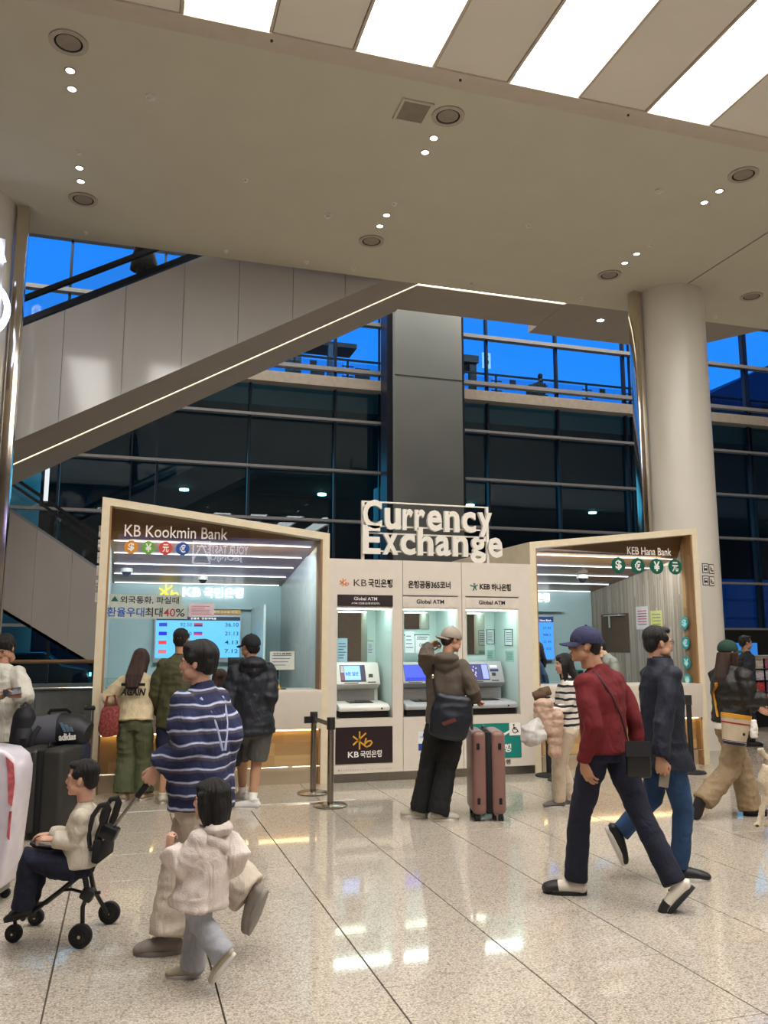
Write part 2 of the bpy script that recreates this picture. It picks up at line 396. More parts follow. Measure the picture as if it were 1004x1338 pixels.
sprs = [(-.79, 9.9, 'above the left twin downlights'), (1.2, 9.92, 'alone left of the middle'), (3.18, 9.93, 'beside the far middle downlights'), (5.16, 9.94, 'alone right of the middle'), (7.14, 9.93, 'beside the far right downlights')]
sprs += [(x, 12.1, 'on the rear strip, ' + p) for x, p in ((-.8, 'first from the left pillar'), (1.2, 'second from the left pillar'), (2.44, 'third from the left pillar'), (3.2, 'fourth from the left pillar'), (5.2, 'above the light line corner'), (7.25, 'left of the white column'), (10, 'right of the white column'))]
for x, y, l in sprs:
    z = 7.4 if y < 11 else 7.46
    t = thing('sprinkler_head', 'small white sprinkler head ' + l, 'sprinkler', (x, y, z))
    MB().cyl((x, y, z - .006), .036, .006, 14).build('escutcheon', M_text_w, t); MB().tube([(x, y, z - .006), (x, y, z - .03), (x, y, z - .034)], [.012, .01, .022], 10).build('nozzle', M_text_w, t)
t = thing('access_hatch', 'square grey access hatch in the ceiling left of the round speaker', 'hatch', (2.78, 8.0, 7.4))
B('panel', (2.63, 2.93, 7.83, 8.15, 7.388, 7.40), mat('hatch_paint', '93897a', .7), t); MB().box(2.6, 2.63, 7.8, 8.18, 7.38, 7.4).box(2.93, 2.96, 7.8, 8.18, 7.38, 7.4).box(2.63, 2.93, 7.8, 7.83, 7.38, 7.4).box(2.63, 2.93, 8.15, 8.18, 7.38, 7.4).build('frame', M_ceil, t)
# columns
def column(x, y, r, nm):
    c = MB().tube([(x, y, 0), (x, y, 7.4)], [r, r], 64).build(nm, M_col, kind='structure', smooth=True)
    return c
column(8.565, 11.5, .565, 'column'); column(-2.22, 11.5, .565, 'column')
for x0, n in ((7.83, 'trim_2'), (-1.64, 'trim_3')):
    MB().box(x0, x0 + .15, 11.42, 11.6, 0, 7.4).build(n, M_chrome, kind='structure', bevel=.01)
# enclosing walls (behind and beside the camera, far away)
M_wall = mat('hall_wall', 'b9aea0', .6)
B('wall_back', (-14, 30, -8.6, -8.4, 0, 8), M_wall, kind='structure')
B('wall_left', (-14.2, -14, -8.6, 23, 0, 15), M_wall, kind='structure')
B('wall_right', (30, 30.2, -8.6, 23, 0, 15), M_wall, kind='structure')
B('ceiling_1', (-14, 30, 12.3, 23, 14.6, 14.8), M_wall, kind='structure')
B('wall_upper', (-14, 30, 12.2, 12.3, 8.4, 14.8), M_wall, kind='structure')
# ------------------------------------------------------------------ curtain wall
win = thing('window_1', 'x', None); del win['label']; win['kind'] = 'structure'
YW = 22.5
zs = [.1, .58, 2.03, 3.48, 4.93, 6.35, 7.8, 8.70, 9.0, 9.28, 10.74, 12.2, 13.6, 14.6]
xs = [-13.8, -11.4, -9, -6.6, -4.2, -1.8, .6, 3.0, 5.4, 7.8, 10.1, 12.45, 14.85, 17.25, 19.5, 21.9, 24.3, 26.7, 29.1]
for x in xs[4:-2]: MB().box(x - .03, x + .03, YW - .14, YW + .02, 0, 14.6).build('mullion', M_frame, win)
for x in (-.05, 9.16, 6.72, 19.68, 15.1): MB().box(x - .018, x + .018, YW - .08, YW + .02, 0, 14.6).build('mullion', M_frame, win)
for z in zs[1:-1]:
    if z in (8.70, 9.0): continue
    h = .05 if z not in (9.28, 10.74) else .075
    MB().box(-13.8, 29.1, YW - .24, YW - .02, z - h / 1.4, z + h / 1.4).build('transom', M_trans, win)
MB().box(-13.8, 29.1, YW - .4, YW, 8.70, 9.0).build('spandrel', mat('spandrel_paint', '9b9286', .5), win)
for i in range(4, len(xs) - 3):
    for j in range(len(zs) - 1):
        if zs[j] == 8.70: continue
        if xs[i] == 5.4 and False: continue
        MB().box(xs[i] + .03, xs[i + 1] - .03, YW, YW + .004, zs[j], zs[j + 1]).build('pane', M_winglass if zs[j] >= 8.9 else M_wincoat, win)
# panes are seen against the pillar
pil = MB().box(6.83, 8.84, 21.3, 22.2, 0, 12.6).build('pillar', M_pil, kind='structure', bevel=.02)
MB().box(6.83, 8.84, 21.29, 21.3, 8.95, 8.965).build('trim_4', M_dark, kind='structure')
MB().box(6.66, 6.83, 21.5, 22.1, 0, 12.6).build('trim_5', M_frame, kind='structure')
MB().box(8.84, 8.98, 21.5, 22.1, 0, 12.6).build('trim_6', M_frame, kind='structure')
# ------------------------------------------------------------------ escalator going up to the right, with landing
K = .5727; Z0 = 5.31                      # underside plane z = K x + Z0
esc = thing('escalator', 'long grey-clad escalator rising to the right under the ceiling, light line along its underside', 'escalator', (-1.6, 12.45, 4.4))
XL = 4.83; ZL = 8.08
def ez(x, d=0): return K * min(x, XL) + Z0 + d
edges = [-6.0 + 1.0 * k for k in range(0, 11)] + [4.83]
edges = [-6.05, -5.05, -4.05, -3.05, -2.05, -1.05, -.22, .62, 1.45, 2.3, 3.15, 4.0, 4.83]
for a, b in zip(edges, edges[1:]):
    a2, b2 = a + .004, b - .004
    MB().prism([(a2, 12.45, ez(a2)), (b2, 12.45, ez(b2)), (b2, 12.45, ez(b2, 1.68)), (a2, 12.45, ez(a2, 1.68))], (0, .03, 0)).build('side_panel', M_esc, esc)
slab_ = MB().prism([(-6.05, 12.485, ez(-6.05)), (4.83, 12.485, ez(4.83)), (4.83, 12.485, ez(4.83, 1.66)), (-6.05, 12.485, ez(-6.05, 1.66))], (0, .015, 0)).build('side_backing', M_soff, esc)
def slabpoly(y0, y1, dz0, dz1, x0=-6.05, x1=XL):
    return MB().prism([(x0, y0, ez(x0, dz0)), (x1, y0, ez(x1, dz0)), (x1, y0, ez(x1, dz1)), (x0, y0, ez(x0, dz1))], (0, y1 - y0, 0))
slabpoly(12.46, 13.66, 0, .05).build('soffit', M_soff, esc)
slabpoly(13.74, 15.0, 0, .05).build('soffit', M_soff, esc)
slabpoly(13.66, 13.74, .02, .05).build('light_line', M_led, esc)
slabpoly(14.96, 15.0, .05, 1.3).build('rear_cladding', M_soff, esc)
slabpoly(12.5, 14.96, 1.1, 1.2).build('deck', M_frame, esc)
for i in range(6): pass
slabpoly(12.56, 12.58, 1.68, 2.12, -6, 1.6).build('balustrade_glass', M_glass, esc)
slabpoly(12.53, 12.61, 2.12, 2.2, -6, 1.6).build('handrail', M_rub, esc)
slabpoly(12.53, 12.61, 1.75, 1.85, -6, 1.6).build('skirting', M_frame, esc)
slabpoly(12.55, 12.59, 1.68, 1.75, -6, 1.6).build('glass_foot', M_glass, esc)
land = thing('landing', 'x', None); del land['label']; land['kind'] = 'structure'; land.name = 'ceiling_2'
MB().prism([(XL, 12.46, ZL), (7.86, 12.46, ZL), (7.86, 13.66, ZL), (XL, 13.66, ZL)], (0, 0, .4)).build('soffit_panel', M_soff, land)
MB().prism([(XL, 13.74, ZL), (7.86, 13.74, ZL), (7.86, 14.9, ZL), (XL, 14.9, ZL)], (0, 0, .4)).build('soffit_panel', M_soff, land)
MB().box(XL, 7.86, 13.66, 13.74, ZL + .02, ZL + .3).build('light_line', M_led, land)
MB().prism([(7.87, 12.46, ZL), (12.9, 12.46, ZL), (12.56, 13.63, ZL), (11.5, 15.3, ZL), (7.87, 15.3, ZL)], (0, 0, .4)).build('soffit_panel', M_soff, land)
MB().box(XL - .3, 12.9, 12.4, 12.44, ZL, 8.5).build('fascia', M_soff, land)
t = thing('downlight', 'single downlight in the grey landing soffit left of the white column', 'light', az(785, 418, ZL), 'recessed twin downlights')
c = az(785, 418, ZL); MB().cyl((c.x, c.y, ZL - .012), .07, .01, 18).build('lamp', M_dl, t); ring(MB(), (c.x, c.y, ZL - .014), .07, .085, .012, 18).build('rim', M_trimc, t)
# escalator going down to the right, behind the first
e2 = thing('escalator', 'lower grey-clad escalator descending to the right behind the left exchange booth', 'escalator', (-1.5, 15.6, 0))
def q2(x, d=0): return 2.55 - .655 * (x + 0) + d
tz = lambda x: 2.53 - .66 * x; bz = lambda x: .87 - .62 * x
for a, b in ((-5.2, -4.2), (-4.2, -3.2), (-3.2, -2.2), (-2.2, -1.55), (-1.55, -.95), (-.95, -.45), (-.45, .5), (.5, 1.4)):
    a2, b2 = a + .003, b - .003
    MB().prism([(a2, 15.6, max(0, bz(a2))), (b2, 15.6, max(0, bz(b2))), (b2, 15.6, tz(b2)), (a2, 15.6, tz(a2))], (0, .04, 0)).build('side_panel', mat('escalator_cladding_b', 'aea8a4', .35, noise_amt=.02, scale=2), e2)
def s2(y0, y1, f, d0, d1, x0=-5.2, x1=1.4): return MB().prism([(x0, y0, f(x0) + d0), (x1, y0, max(0, f(x1)) + d0), (x1, y0, max(0, f(x1)) + d1), (x0, y0, f(x0) + d1)], (0, y1 - y0, 0))
s2(15.6, 17.2, bz, 0, .06).build('soffit', M_soff, e2); s2(17.16, 17.2, bz, .06, 1.6).build('rear_cladding', M_soff, e2)
s2(15.6, 15.68, tz, 0, .05).build('skirting', M_trans, e2)
s2(15.63, 15.65, tz, .05, .58).build('balustrade_glass', M_glass, e2); s2(15.6, 15.68, tz, .58, .64).build('handrail', M_rub, e2)
s2(17.1, 17.12, tz, .05, .58).build('balustrade_glass', M_glass, e2); s2(17.07, 17.15, tz, .58, .64).build('handrail', M_rub, e2)
MB().box(-1.47, -1.40, 15.5, 15.54, 4.05, 4.65).build('light_bar', emis('bar_dim', 'dfe6ea', .8), e2)
# railing at the lower left
rl = thing('railing', 'glass railing with wooden handrail behind the luggage at the left', 'railing', (-2, 12.6, 0))
MB().tube([(-6, 12.6, 1.345), (-.36, 12.6, 1.345)], .026, 12).build('handrail', M_rail, rl, smooth=True)
MB().tube([(-6, 12.55, .985), (-.36, 12.55, .985)], .018, 10).build('crash_rail', M_chrome, rl, smooth=True)
for k in range(5): MB().box(-6 + 1.13 * k + .01, -6 + 1.13 * (k + 1) - .01, 12.6, 12.61, .95, 1.32).build('glass_panel', glass('rail_glass', (.7, .8, .8)), rl)
for k in range(7): MB().box(-6 + .81 * k + .004, -6 + .81 * (k + 1) - .004, 12.6, 12.63, .06, .95).build('metal_panel', mat('rail_panel', '8d9292', .25, .4), rl)
for x in (-1.95, -5): MB().box(x, x + .05, 12.62, 12.68, 0, 1.33).build('post', M_steel, rl)
# ------------------------------------------------------------------ outside
gr = B('ground', (-60, 120, 22.9, 160, -.3, -.1), mat('asphalt_dusk', '2c3440', .8), kind='structure')
deck = MB().box(-40, 140, 23.3, 75, 8.35, 8.9).build('road', mat('deck_concrete', '4a4c4c', .8), kind='structure')
B('kerb', (-40, 90, 23.3, 23.7, 8.9, 8.96), mat('kerb_concrete', '5a5c60', .8), kind='structure')
for k, (x, y) in enumerate(((10.6, 34), (24.5, 34), (-4, 34), (38, 34))):
    MB().cyl((x, y, -.1), .65, 8.45, 32).build('column', mat('outdoor_column', '8f8a84', .6), kind='structure', smooth=True)
for (x, y), l in zip(((2.2, 37.4), (8.29, 36.8), (15.92, 37.6), (22.96, 38)), ('left of the booths', 'left of the grey pillar', 'right of the grey pillar', 'near the white column')):
    t = thing('deck_lamp', 'greenish outdoor lamp under the elevated road, seen through glass ' + l, 'light', (x, y, 8.35), 'lamps under the elevated road')
    MB().cyl((x, y, 8.25), .2, .06, 16).build('lamp', emis('green_white', 'd8ffe8', 22), t); MB().cyl((x, y, 8.31), .3, .04, 16).build('housing', M_black, t)
# outside railing on the deck
orl = thing('railing', 'glass railing on the elevated road outside the upper windows', 'railing', (8, 24.6, 8.95))
MB().box(-10, 40, 24.57, 24.63, 10.38, 10.44).build('top_rail', M_frame, orl)
for k in range(-6, 26):
    x = 10.2 + 1.7 * k - 1.7 * 6 + 1.2
    if -8 < x < 30:
        MB().box(x, x + .06, 24.6, 24.66, 8.9, 10.38).box(x - .16, x + .22, 24.58, 24.6, 10.18, 10.22).box(x - .16, x + .22, 24.58, 24.6, 9.85, 9.89).build('post', M_frame, orl)
        MB().box(x + .1, x + 1.6, 24.6, 24.61, 9.1, 10.32).build('glass_panel', glass('rail_glass_out', (.75, .85, .9)), orl)
        if k % 2 == 0: MB().box(x + .5, x + .72, 24.55, 24.57, 10.08, 10.28).build('plate', M_frame, orl)
sh = thing('bus_shelter', 'dark bus shelter frame with a small sign on the road outside', 'shelter', (10.3, 26, 8.9))
MB().box(8.4, 11.25, 25.6, 27.5, 11.15, 11.4).build('roof', M_frame, sh)
for x in (8.6, 10.95): MB().box(x, x + .25, 25.7, 25.85, 8.9, 11.15).build('post', M_frame, sh)
MB().tube([(9.6, 25.8, 10.5), (10.95, 25.8, 11.15)], .05, 6).build('brace', M_frame, sh)
MB().box(11.35, 11.65, 25.5, 25.56, 10.95, 11.5).build('sign', emis('blue_sign', '9fd0ff', .8), sh); text('lettering', '5', (11.42, 25.49, 11.05), (.16, 0, 0), (0, 0, .34), M_frame, sh)
tr = thing('terminal_roof', 'dark sloping terminal roof outside beyond the right-hand upper windows', 'building', ay(960, 540, 44))
MB().prism([ay(900, 528, 44), ay(1012, 474, 44), ay(1100, 440, 44), ay(1200, 440, 44), ay(1200, 560, 44), ay(900, 560, 44)], (0, 14, 0)).build('roof', mat('roof_slate', '1f3a5c', .6), tr)
MB().prism([ay(905, 540, 43.8), ay(1100, 520, 43.8), ay(1100, 530, 43.8), ay(905, 546, 43.8)], (0, .1, 0)).build('gutter', M_frame, tr)
sh2 = thing('bus_shelter', 'second dark shelter frame on the road outside, left of the grey pillar', 'shelter', (4, 26, 8.9))
MB().box(2.0, 7.0, 26, 27, 11.35, 11.5).build('roof', M_frame, sh2)
for x, wd in ((4.6, .5), (6.0, .16), (3.0, .12)): MB().box(x, x + wd, 25.9, 26.1, 8.9, 11.35).build('post', mat('shelter_blue', '22456e', .5), sh2)
MB().box(5.4, 5.85, 25.8, 25.9, 10.1, 10.5).box(6.9, 7.4, 25.8, 25.9, 9.9, 10.6).build('board', M_frame, sh2)
# distant blue garage / buildings seen under the deck, cars, yellow sign
tb_ = thing('building', 'dark distant building mass beyond the road deck behind the booths', 'building', (0, 90, 0))
for k in range(12): MB().box(-50 + 9.5 * k, -40.6 + 9.5 * k, 88, 96, -.2, 9.4 + (k * 7 % 3)).build('block', mat('far_block', '23282c', .8), tb_)
gb = thing('parking_building', 'distant blue glass building seen through the right windows beneath the road', 'building', (50, 90, 0))
for k in range(8): MB().box(66 + 9 * k, 74.6 + 9 * k, 92, 93, -.2, 10.5).build('facade_panel', emis('blue_facade', '1d4e92', .28), gb)
for z in (2.2, 4.6, 7): MB().box(66, 138, 91.7, 92, z, z + .3).build('floor_edge', mat('floor_edge', '4f6480', .6), gb)
for k in range(10):
    x = 12 + 8.5 * k
    l = thing('street_lamp', 'small bright street lamp outside beyond the glass, ' + ('behind the left railing', 'first right of the railing', 'behind the left booth', 'behind the machine wall', 'behind the grey pillar', 'behind the right booth', 'behind the white column', 'just right of the white column', 'at the right frame edge', 'beyond the right frame edge')[k], 'lamp', (x, 60, 0), 'street lamps beyond the glass')
    MB().tube([(x, 60, -.1), (x, 60, 3.6)], .05, 6).build('pole', M_frame, l); MB().ell((x, 60, 3.65), (.16, .16, .1), seg=8, rings=5).build('lamp_head', emis('lamp_cool', 'dff0ff', 12), l)
for i, (x, y, colr) in enumerate(((-3.3, 30, '3c4a5c'), (16, 32, '5b6470'), (22, 31, '8d98a4'), (27.5, 33, '2b3038'))):
    cr_ = thing('car', ('dark blue parked car outside beyond the left railing', 'grey parked car behind the exchange booths', 'silver parked car outside the right-hand glass', 'black parked car outside the right-hand glass')[i], 'car', (x, y, -.1), 'cars outside')
    prof = [(-2.2, .35), (-2.15, .75), (-1.3, .9), (-.7, 1.38), (.75, 1.4), (1.35, .95), (2.1, .82), (2.25, .4)]
    MB().prism([(x + a, y, b - .1) for a, b in prof], (0, 1.7, 0)).build('body', mat('car_' + colr, colr, .25), cr_, .06)
    MB().prism([(x + a, y - .01, b - .1) for a, b in ((-1.1, .95), (-.62, 1.3), (.68, 1.32), (1.1, .98))], (0, .02, 0)).build('side_window', M_dark, cr_)
    for a in (-1.4, 1.35): MB().cyl((x + a, y - .02, .23), .32, .2, 20, (0, 1, 0)).build('wheel', M_rub, cr_)
    MB().box(x + 2.2, x + 2.27, y + .1, y + .4, .5, .62).build('lamp', emis('car_lamp', 'fff6e0', 6), cr_)
ys = thing('road_sign', 'small lit yellow sign seen through the glass right of centre', 'sign', (17.7, 30, 8))
c = ay(790, 549, 30)
stroke(MB(), [(c.x - .25, 30, c.z + .15), (c.x + .12, 30, c.z + .12), (c.x + .12, 30, c.z - .18), (c.x - .28, 30, c.z - .15)], .13, th=.05).build('arrow', emis('sign_yellow', 'ffd23c', 2.2), ys)
MB().box(c.x - .02, c.x + .04, 30.03, 30.08, c.z + .1, 8.36).build('bracket', M_frame, ys)
# ================================================================== EXCHANGE ROW
YF = 9.75
# --- machine wall with three bays
wallt = thing('cash_machine_wall', 'cream wall housing three cash machine bays between the two exchange booths', 'kiosk', (3.6, YF, 0))
bays = ((2.40, 3.09, 2.17), (3.225, 3.935, 2.165), (4.05, 4.765, 2.165))
WX0, WX1, WT = 2.3, 4.95, 2.6
def holed(name, x0, x1, hx0, hx1, hz0, hz1):
    return MB().box(x0, hx0, YF, YF + .06, .1, WT).box(hx1, x1, YF, YF + .06, .1, WT).box(hx0, hx1, YF, YF + .06, .1, hz0).box(hx0, hx1, YF, YF + .06, hz1, WT).build(name, M_white, wallt)
for (a, b, h), (x0, x1) in zip(bays, ((WX0, 3.217), (3.223, 3.992), (3.998, WX1))):
    holed('front_panel', x0, x1, a, b, .72, 2.01)
MB().box(WX0, WX1, YF + .02, YF + .05, 0, .1).build('plinth', M_steel, wallt)
MB().box(WX0, WX1, YF + .05, 11.9, WT - .03, WT).build('roof', M_white, wallt)
M_in = mat('bay_lining', 'd5e6e2', .3, noise_amt=.01); M_mir = mat('mirror', 'b7b0a6', .02, 1, noise_amt=0)
for i, (a, b, h) in enumerate(bays):
    MB().box(a - .02, a, YF + .06, YF + .75, .72, 2.05).box(b, b + .02, YF + .06, YF + .75, .72, 2.05).build('bay_side', M_in, wallt)
    MB().box(a, b, YF + .73, YF + .75, .72, 2.05).build('bay_back', M_in, wallt)
    MB().box(a, b, YF + .06, YF + .73, 2.03, 2.05).build('bay_top', M_in, wallt)
    MB().box(a, b, YF + .06, YF + .73, .68, .72).build('bay_floor', M_white, wallt)
    MB().box(a + .01, b - .01, YF + .12, YF + .24, 2.005, 2.03).build('bay_light', emis('bay_led', 'e6fff8', 9), wallt)
    mx_ = ((442, 480, 866), (528.5, 561, 822), (610.5, 634, 855))[i]; ma = ay(mx_[0], 800, YF + .715); mb_ = ay(mx_[1], mx_[2], YF + .715)
    MB().box(max(a + .005, ma.x), mb_.x, YF + .715, YF + .73, mb_.z, 2.0).build('mirror', M_mir, wallt)
    # header
    if i == 0:
        MB().box(a, b, YF - .012, YF, 2.035, h).build('header', mat('header_brown', '2c1e22', .4), wallt)
        text('lettering', 'Global ATM', (a + .2, YF - .013, 2.105), (.29, 0, 0), (0, 0, .04), M_text_w, wallt, bold=.01)
        text('lettering', 'ATM (입출금/환전업무)', (a + .17, YF - .013, 2.052), (.35, 0, 0), (0, 0, .03), M_text_w, wallt, bold=.01)
    else:
        MB().box(a - .005, b + .005, YF - .01, YF, h, h + .012).build('header_trim', M_steel, wallt)
        MB().box(a - .005, b + .005, YF - .006, YF, 2.03, h).build('header', mat('header_cream', 'ddd3c6', .4), wallt)
        text('lettering', 'Global ATM', (a + .17, YF - .008, 2.075), (.36, 0, 0), (0, 0, .052), M_text_k, wallt, bold=.02)
# logo of the first bank: star of strokes + b
def kb_logo(mb, o, s, Y, th=.004):
    ox, oz = o
    def P(l): return [(ox + a * s, Y, oz + b * s) for a, b in l]
    for l in ([(-.95, .45), (.55, -.72), (.7, -.78)], [(-.95, -.5), (.55, .75)], [(-.2, .95), (-.2, -1)], [(.55, -.78), (1.0, -.62), (1.25, -.3), (1.1, -.1), (.75, -.15), (.45, -.4)], [(.55, .2), (.38, -.5)]): stroke(mb, P(l), .17 * s, th=th)
    return mb
def hana_logo(mb, o, s, Y, th=.004):
    ox, oz = o
    def P(l): return [(ox + a * s, Y, oz + b * s) for a, b in l]
    stroke(mb, P([(-1, .3), (-.6, .12), (-.1, .05), (.4, .12), (.9, .4)]), .2 * s, th=th)
    stroke(mb, P([(.05, .1), (.0, -.4), (-.35, -.95)]), .22 * s, th=th); stroke(mb, P([(.3, .05), (.35, -.45), (.5, -.9)]), .2 * s, th=th)
    mb.prism([(ox + (.05 + .2 * math.cos(q * .52)) * s, Y, oz + (.55 + .2 * math.sin(q * .52)) * s) for q in range(12)], (0, -th, 0)); return mb
M_or = mat('logo_orange', 'e07a1e', .4, noise_amt=0); M_gold = mat('logo_gold', 'd9a440', .35, noise_amt=0); M_teal = mat('hana_teal', '0d7f76', .4, noise_amt=.01); M_teal2 = mat('hana_dark', '0f6458', .4, noise_amt=0)
YL = YF - .002
kb_logo(MB(), (2.475, 2.315), .05, YL).build('logo', M_or, wallt)
text('lettering', 'KB', (2.60, YL, 2.275), (.16, 0, 0), (0, 0, .08), mat('text_brown', '51443c', .4, noise_amt=0), wallt, bold=.0)
text('lettering', '국민은행', (2.78, YL, 2.265), (.31, 0, 0), (0, 0, .10), M_text_k, wallt, bold=.02)
text('lettering', '은행공동365코너', (3.29, YL, 2.262), (.555, 0, 0), (0, 0, .095), M_text_k, wallt, bold=.03)
hana_logo(MB(), (4.165, 2.30), .055, YL).build('logo', M_teal2, wallt)
text('lettering', 'KEB', (4.24, YL, 2.265), (.14, 0, 0), (0, 0, .07), M_text_k, wallt, bold=.03); text('lettering', '하나은행', (4.40, YL, 2.25), (.27, 0, 0), (0, 0, .09), M_text_k, wallt, bold=.03)
# lower panels
MB().box(2.39, 3.085, YF - .008, YF, .21, .625).build('sign_panel', mat('panel_brown', '2a1d20', .35), wallt)
kb_logo(MB(), (2.70, .475), .105, YF - .009).build('logo', M_gold, wallt)
text('lettering', 'KB', (2.54, YF - .009, .282), (.13, 0, 0), (0, 0, .065), M_text_w, wallt, bold=.015); text('lettering', '국민은행', (2.69, YF - .009, .275), (.26, 0, 0), (0, 0, .08), M_text_w, wallt, bold=.02)
text('lettering', '•···········  · ·······', (2.42, YL, .13), (.65, 0, 0), (0, 0, .02), mat('faint_print', 'a89c90', .5), wallt)
MB().box(4.06, 4.76, YF - .008, YF, .205, .62).build('sign_panel', M_teal, wallt)
stroke(MB(), [(4.2, YF - .009, .5), (4.3, YF - .009, .47), (4.42, YF - .009, .465), (4.54, YF - .009, .49), (4.6, YF - .009, .52)], .025).build('logo', M_text_w, wallt)
MB().cyl((4.42, YF - .009, .545), .02, .003, 16, (0, -1, 0)).build('logo_dot', M_text_w, wallt)
text('lettering', '하나은행', (4.2, YF - .009, .27), (.42, 0, 0), (0, 0, .1), M_text_w, wallt, bold=.03)
text('lettering', '하나은행', (4.33, YL, .125), (.28, 0, 0), (0, 0, .06), M_text_k, wallt, bold=.01)
MB().box(4.6, 4.755, YF - .012, YF - .008, .47, .62).build('pictogram_plate', M_text_w, wallt)
mb = MB(); cz = .55; cxp = 4.675
stroke(mb, arc((cxp, YF - .013, cz - .02), .033, 60, 360, (1, 0, 0), (0, 0, 1)), .009); stroke(mb, [(cxp - .015, YF - .013, cz + .03), (cxp - .01, YF - .013, cz - .005), (cxp + .025, YF - .013, cz - .008), (cxp + .045, YF - .013, cz - .045)], .012)
mb.cyl((cxp - .015, YF - .013, cz + .045), .011, .003, 12, (0, -1, 0)); mb.build('pictogram', M_text_k, wallt)
# notice stuck under middle bay
nb = thing('notice', 'small white and blue notice on the wall below the middle machine', 'notice', (3.47, YF, .35))
B('sheet', (3.41, 3.53, YF - .004, YF, .33, .55), mat('paper_white', 'e8ecf0', .6), nb); B('blue_band', (3.41, 3.53, YF - .006, YF - .004, .33, .41), mat('print_blue', '1c3f9c', .5), nb)
text('lettering', '은행공동', (3.425, YF - .0045, .47), (.09, 0, 0), (0, 0, .03), mat('print_blue', '1c3f9c', .5), nb)
# --- cash machines
def machine(i, a, b, body, dark, lab, scr):
    t = thing('cash_machine', lab, 'cash machine', ((a + b) / 2, YF + .3, .72), 'cash machines')
    y = YF; x0 = a + .05; x1 = b - .06
    Mb = body
    # upper cabinet: side profile (y, z)
    prof = [(y + .72, .80), (y + .72, 1.36), (y + .42, 1.36), (y + .30, 1.10), (y + .42, 1.04), (y + .42, .86), (y + .2, .86), (y + .2, .80)]
    MB().prism([(x0, p, q) for p, q in prof], (x1 - x0, 0, 0)).build('cabinet', Mb, t, .012)
    # shelf with keypad
    MB().prism([(x0 - .015, y + .02, .80), (x0 - .015, y + .02, .855), (x0 - .015, y + .1, .885), (x0 - .015, y + .42, .90), (x0 - .015, y + .42, .80)], (x1 - x0 + .05, 0, 0)).build('shelf', Mb, t, .018)
    MB().box(x0 + .02, x1 + .03, y + .08, y + .7, .722, .80).build('base', M_black, t)
    k = thing('keypad', None, None); 
    bpy.data.objects.remove(k)
    kp = MB().prism([(x0 + .14, y + .12, .889), (x0 + .44, y + .12, .889), (x0 + .44, y + .32, .899), (x0 + .14, y + .32, .899)], (0, 0, .006)).build('keypad', mat('keypad_' + str(i), '4c5054', .25, .6), t)
    for r in range(4):
        for c_ in range(4):
            xx = x0 + .25 + c_ * .045; yy = y + .135 + r * .043
            MB().box(xx, xx + .034, yy, yy + .03, .897 + (yy - y - .12) * .05, .904 + (yy - y - .12) * .05).build('key', M_steel, kp)
    # slanted face frame: direction from (y+.30,1.10) to (y+.42,1.36)
    n = Vector((0, -.26, .12)).normalized(); u = Vector((0, .12, .26)).normalized()
    def fp(fx, fz): return Vector((x0 + fx, y + .30, 1.10)) + u * fz + n * .002
    def fbox(name, fx0, fx1, fz0, fz1, m, th=.004, par=t):
        return MB().prism([fp(fx0, fz0), fp(fx1, fz0), fp(fx1, fz1), fp(fx0, fz1)], n * th).build(name, m, par)
    bz_ = fbox('bezel', .08, .40, .035, .25, dark)
    def fq(name, fx0, fx1, fz0, fz1, m): return MB().prism([p + n * .004 for p in (fp(fx0, fz0), fp(fx1, fz0), fp(fx1, fz1), fp(fx0, fz1))], n * .002).build(name, m, bz_)
    if i == 0:
        fq('screen', .135, .335, .055, .24, emis('scr_blue', '7fb0ff', 1.3)); fq('screen_side', .088, .13, .055, .14, emis('scr_mag', '8a3c5c', .6)); fq('screen_side', .088, .13, .15, .24, emis('scr_w', 'b8b4ba', .7)); fq('screen_side', .34, .392, .07, .24, emis('scr_navy', '121c50', .5))
        o = [p + n * .0065 for p in (fp(.15, .11),)][0]; text('lettering', 'B원 일반', o, (.16, 0, 0), u * .05, emis('scr_ink', '1a3fb0', .8), bz_, .001, bold=.02)
    elif i == 1:
        fq('screen', .085, .395, .04, .245, emis('scr_royal', '1440ea', .8))
        for q in range(5): fq('soft_key', .095 + q * .06, .145 + q * .06, .045, .075, emis('scr_deep', '0618a0', .9))
    else:
        fq('screen', .085, .30, .04, .245, emis('scr_dblue', '0a1c6c', .9)); fq('screen_side', .31, .39, .05, .24, emis('scr_peri', '7a86ff', 1.4))
        mb = MB(); rnd = random.Random(3)
        for q in range(9):
            cx_ = .17 + rnd.random() * .06; cz_ = .06 + q * .018; p = fp(cx_, cz_) + n * .0065; mb.prism([p, p + Vector((.02, 0, 0)), p + Vector((.012, 0, 0)) + u * .02], n * .001)
        mb.build('screen_art', emis('scr_pale', 'd8c8e8', .9), bz_)
    fbox('reader', .44, .49, .09, .13, M_black, .008); fbox('card_slot', .42, .52, .02, .032, M_black, .003)
    if i == 2: fbox('label_plate', .43, .53, .2, .235, emis('lbl', 'f4f4ff', .7)); fbox('label_plate', .42, .54, .15, .18, mat('lbl_navy', '14205c', .4))
    fbox('slot', .12, .3, .012, .02, M_black, .003)
    # receipt recess below the screen
    MB().box(x0 + .06, x1 - .05, y + .405, y + .418, .9, 1.03).build('recess_plate', mat('brushed_plate', 'a9a7a4', .3, .7, stretch=(.1, 1, 1), scale=40), t)
    MB().box(x0 + .5, x0 + .52, y + .015, y + .02, .82, .84).build('shelf_sensor', M_black, t)
    return t
M_mw = mat('machine_white', 'dcd9d2', .35, noise_amt=.02); M_mg = mat('machine_grey', 'a5a6a8', .35, noise_amt=.02)
machine(0, 2.40, 3.09, M_mw, M_black, 'white cash machine with pale blue screen in the first bay', 0)
machine(1, 3.225, 3.935, M_mg, M_black, 'grey cash machine with royal blue screen in the middle bay, partly behind the woman', 1)
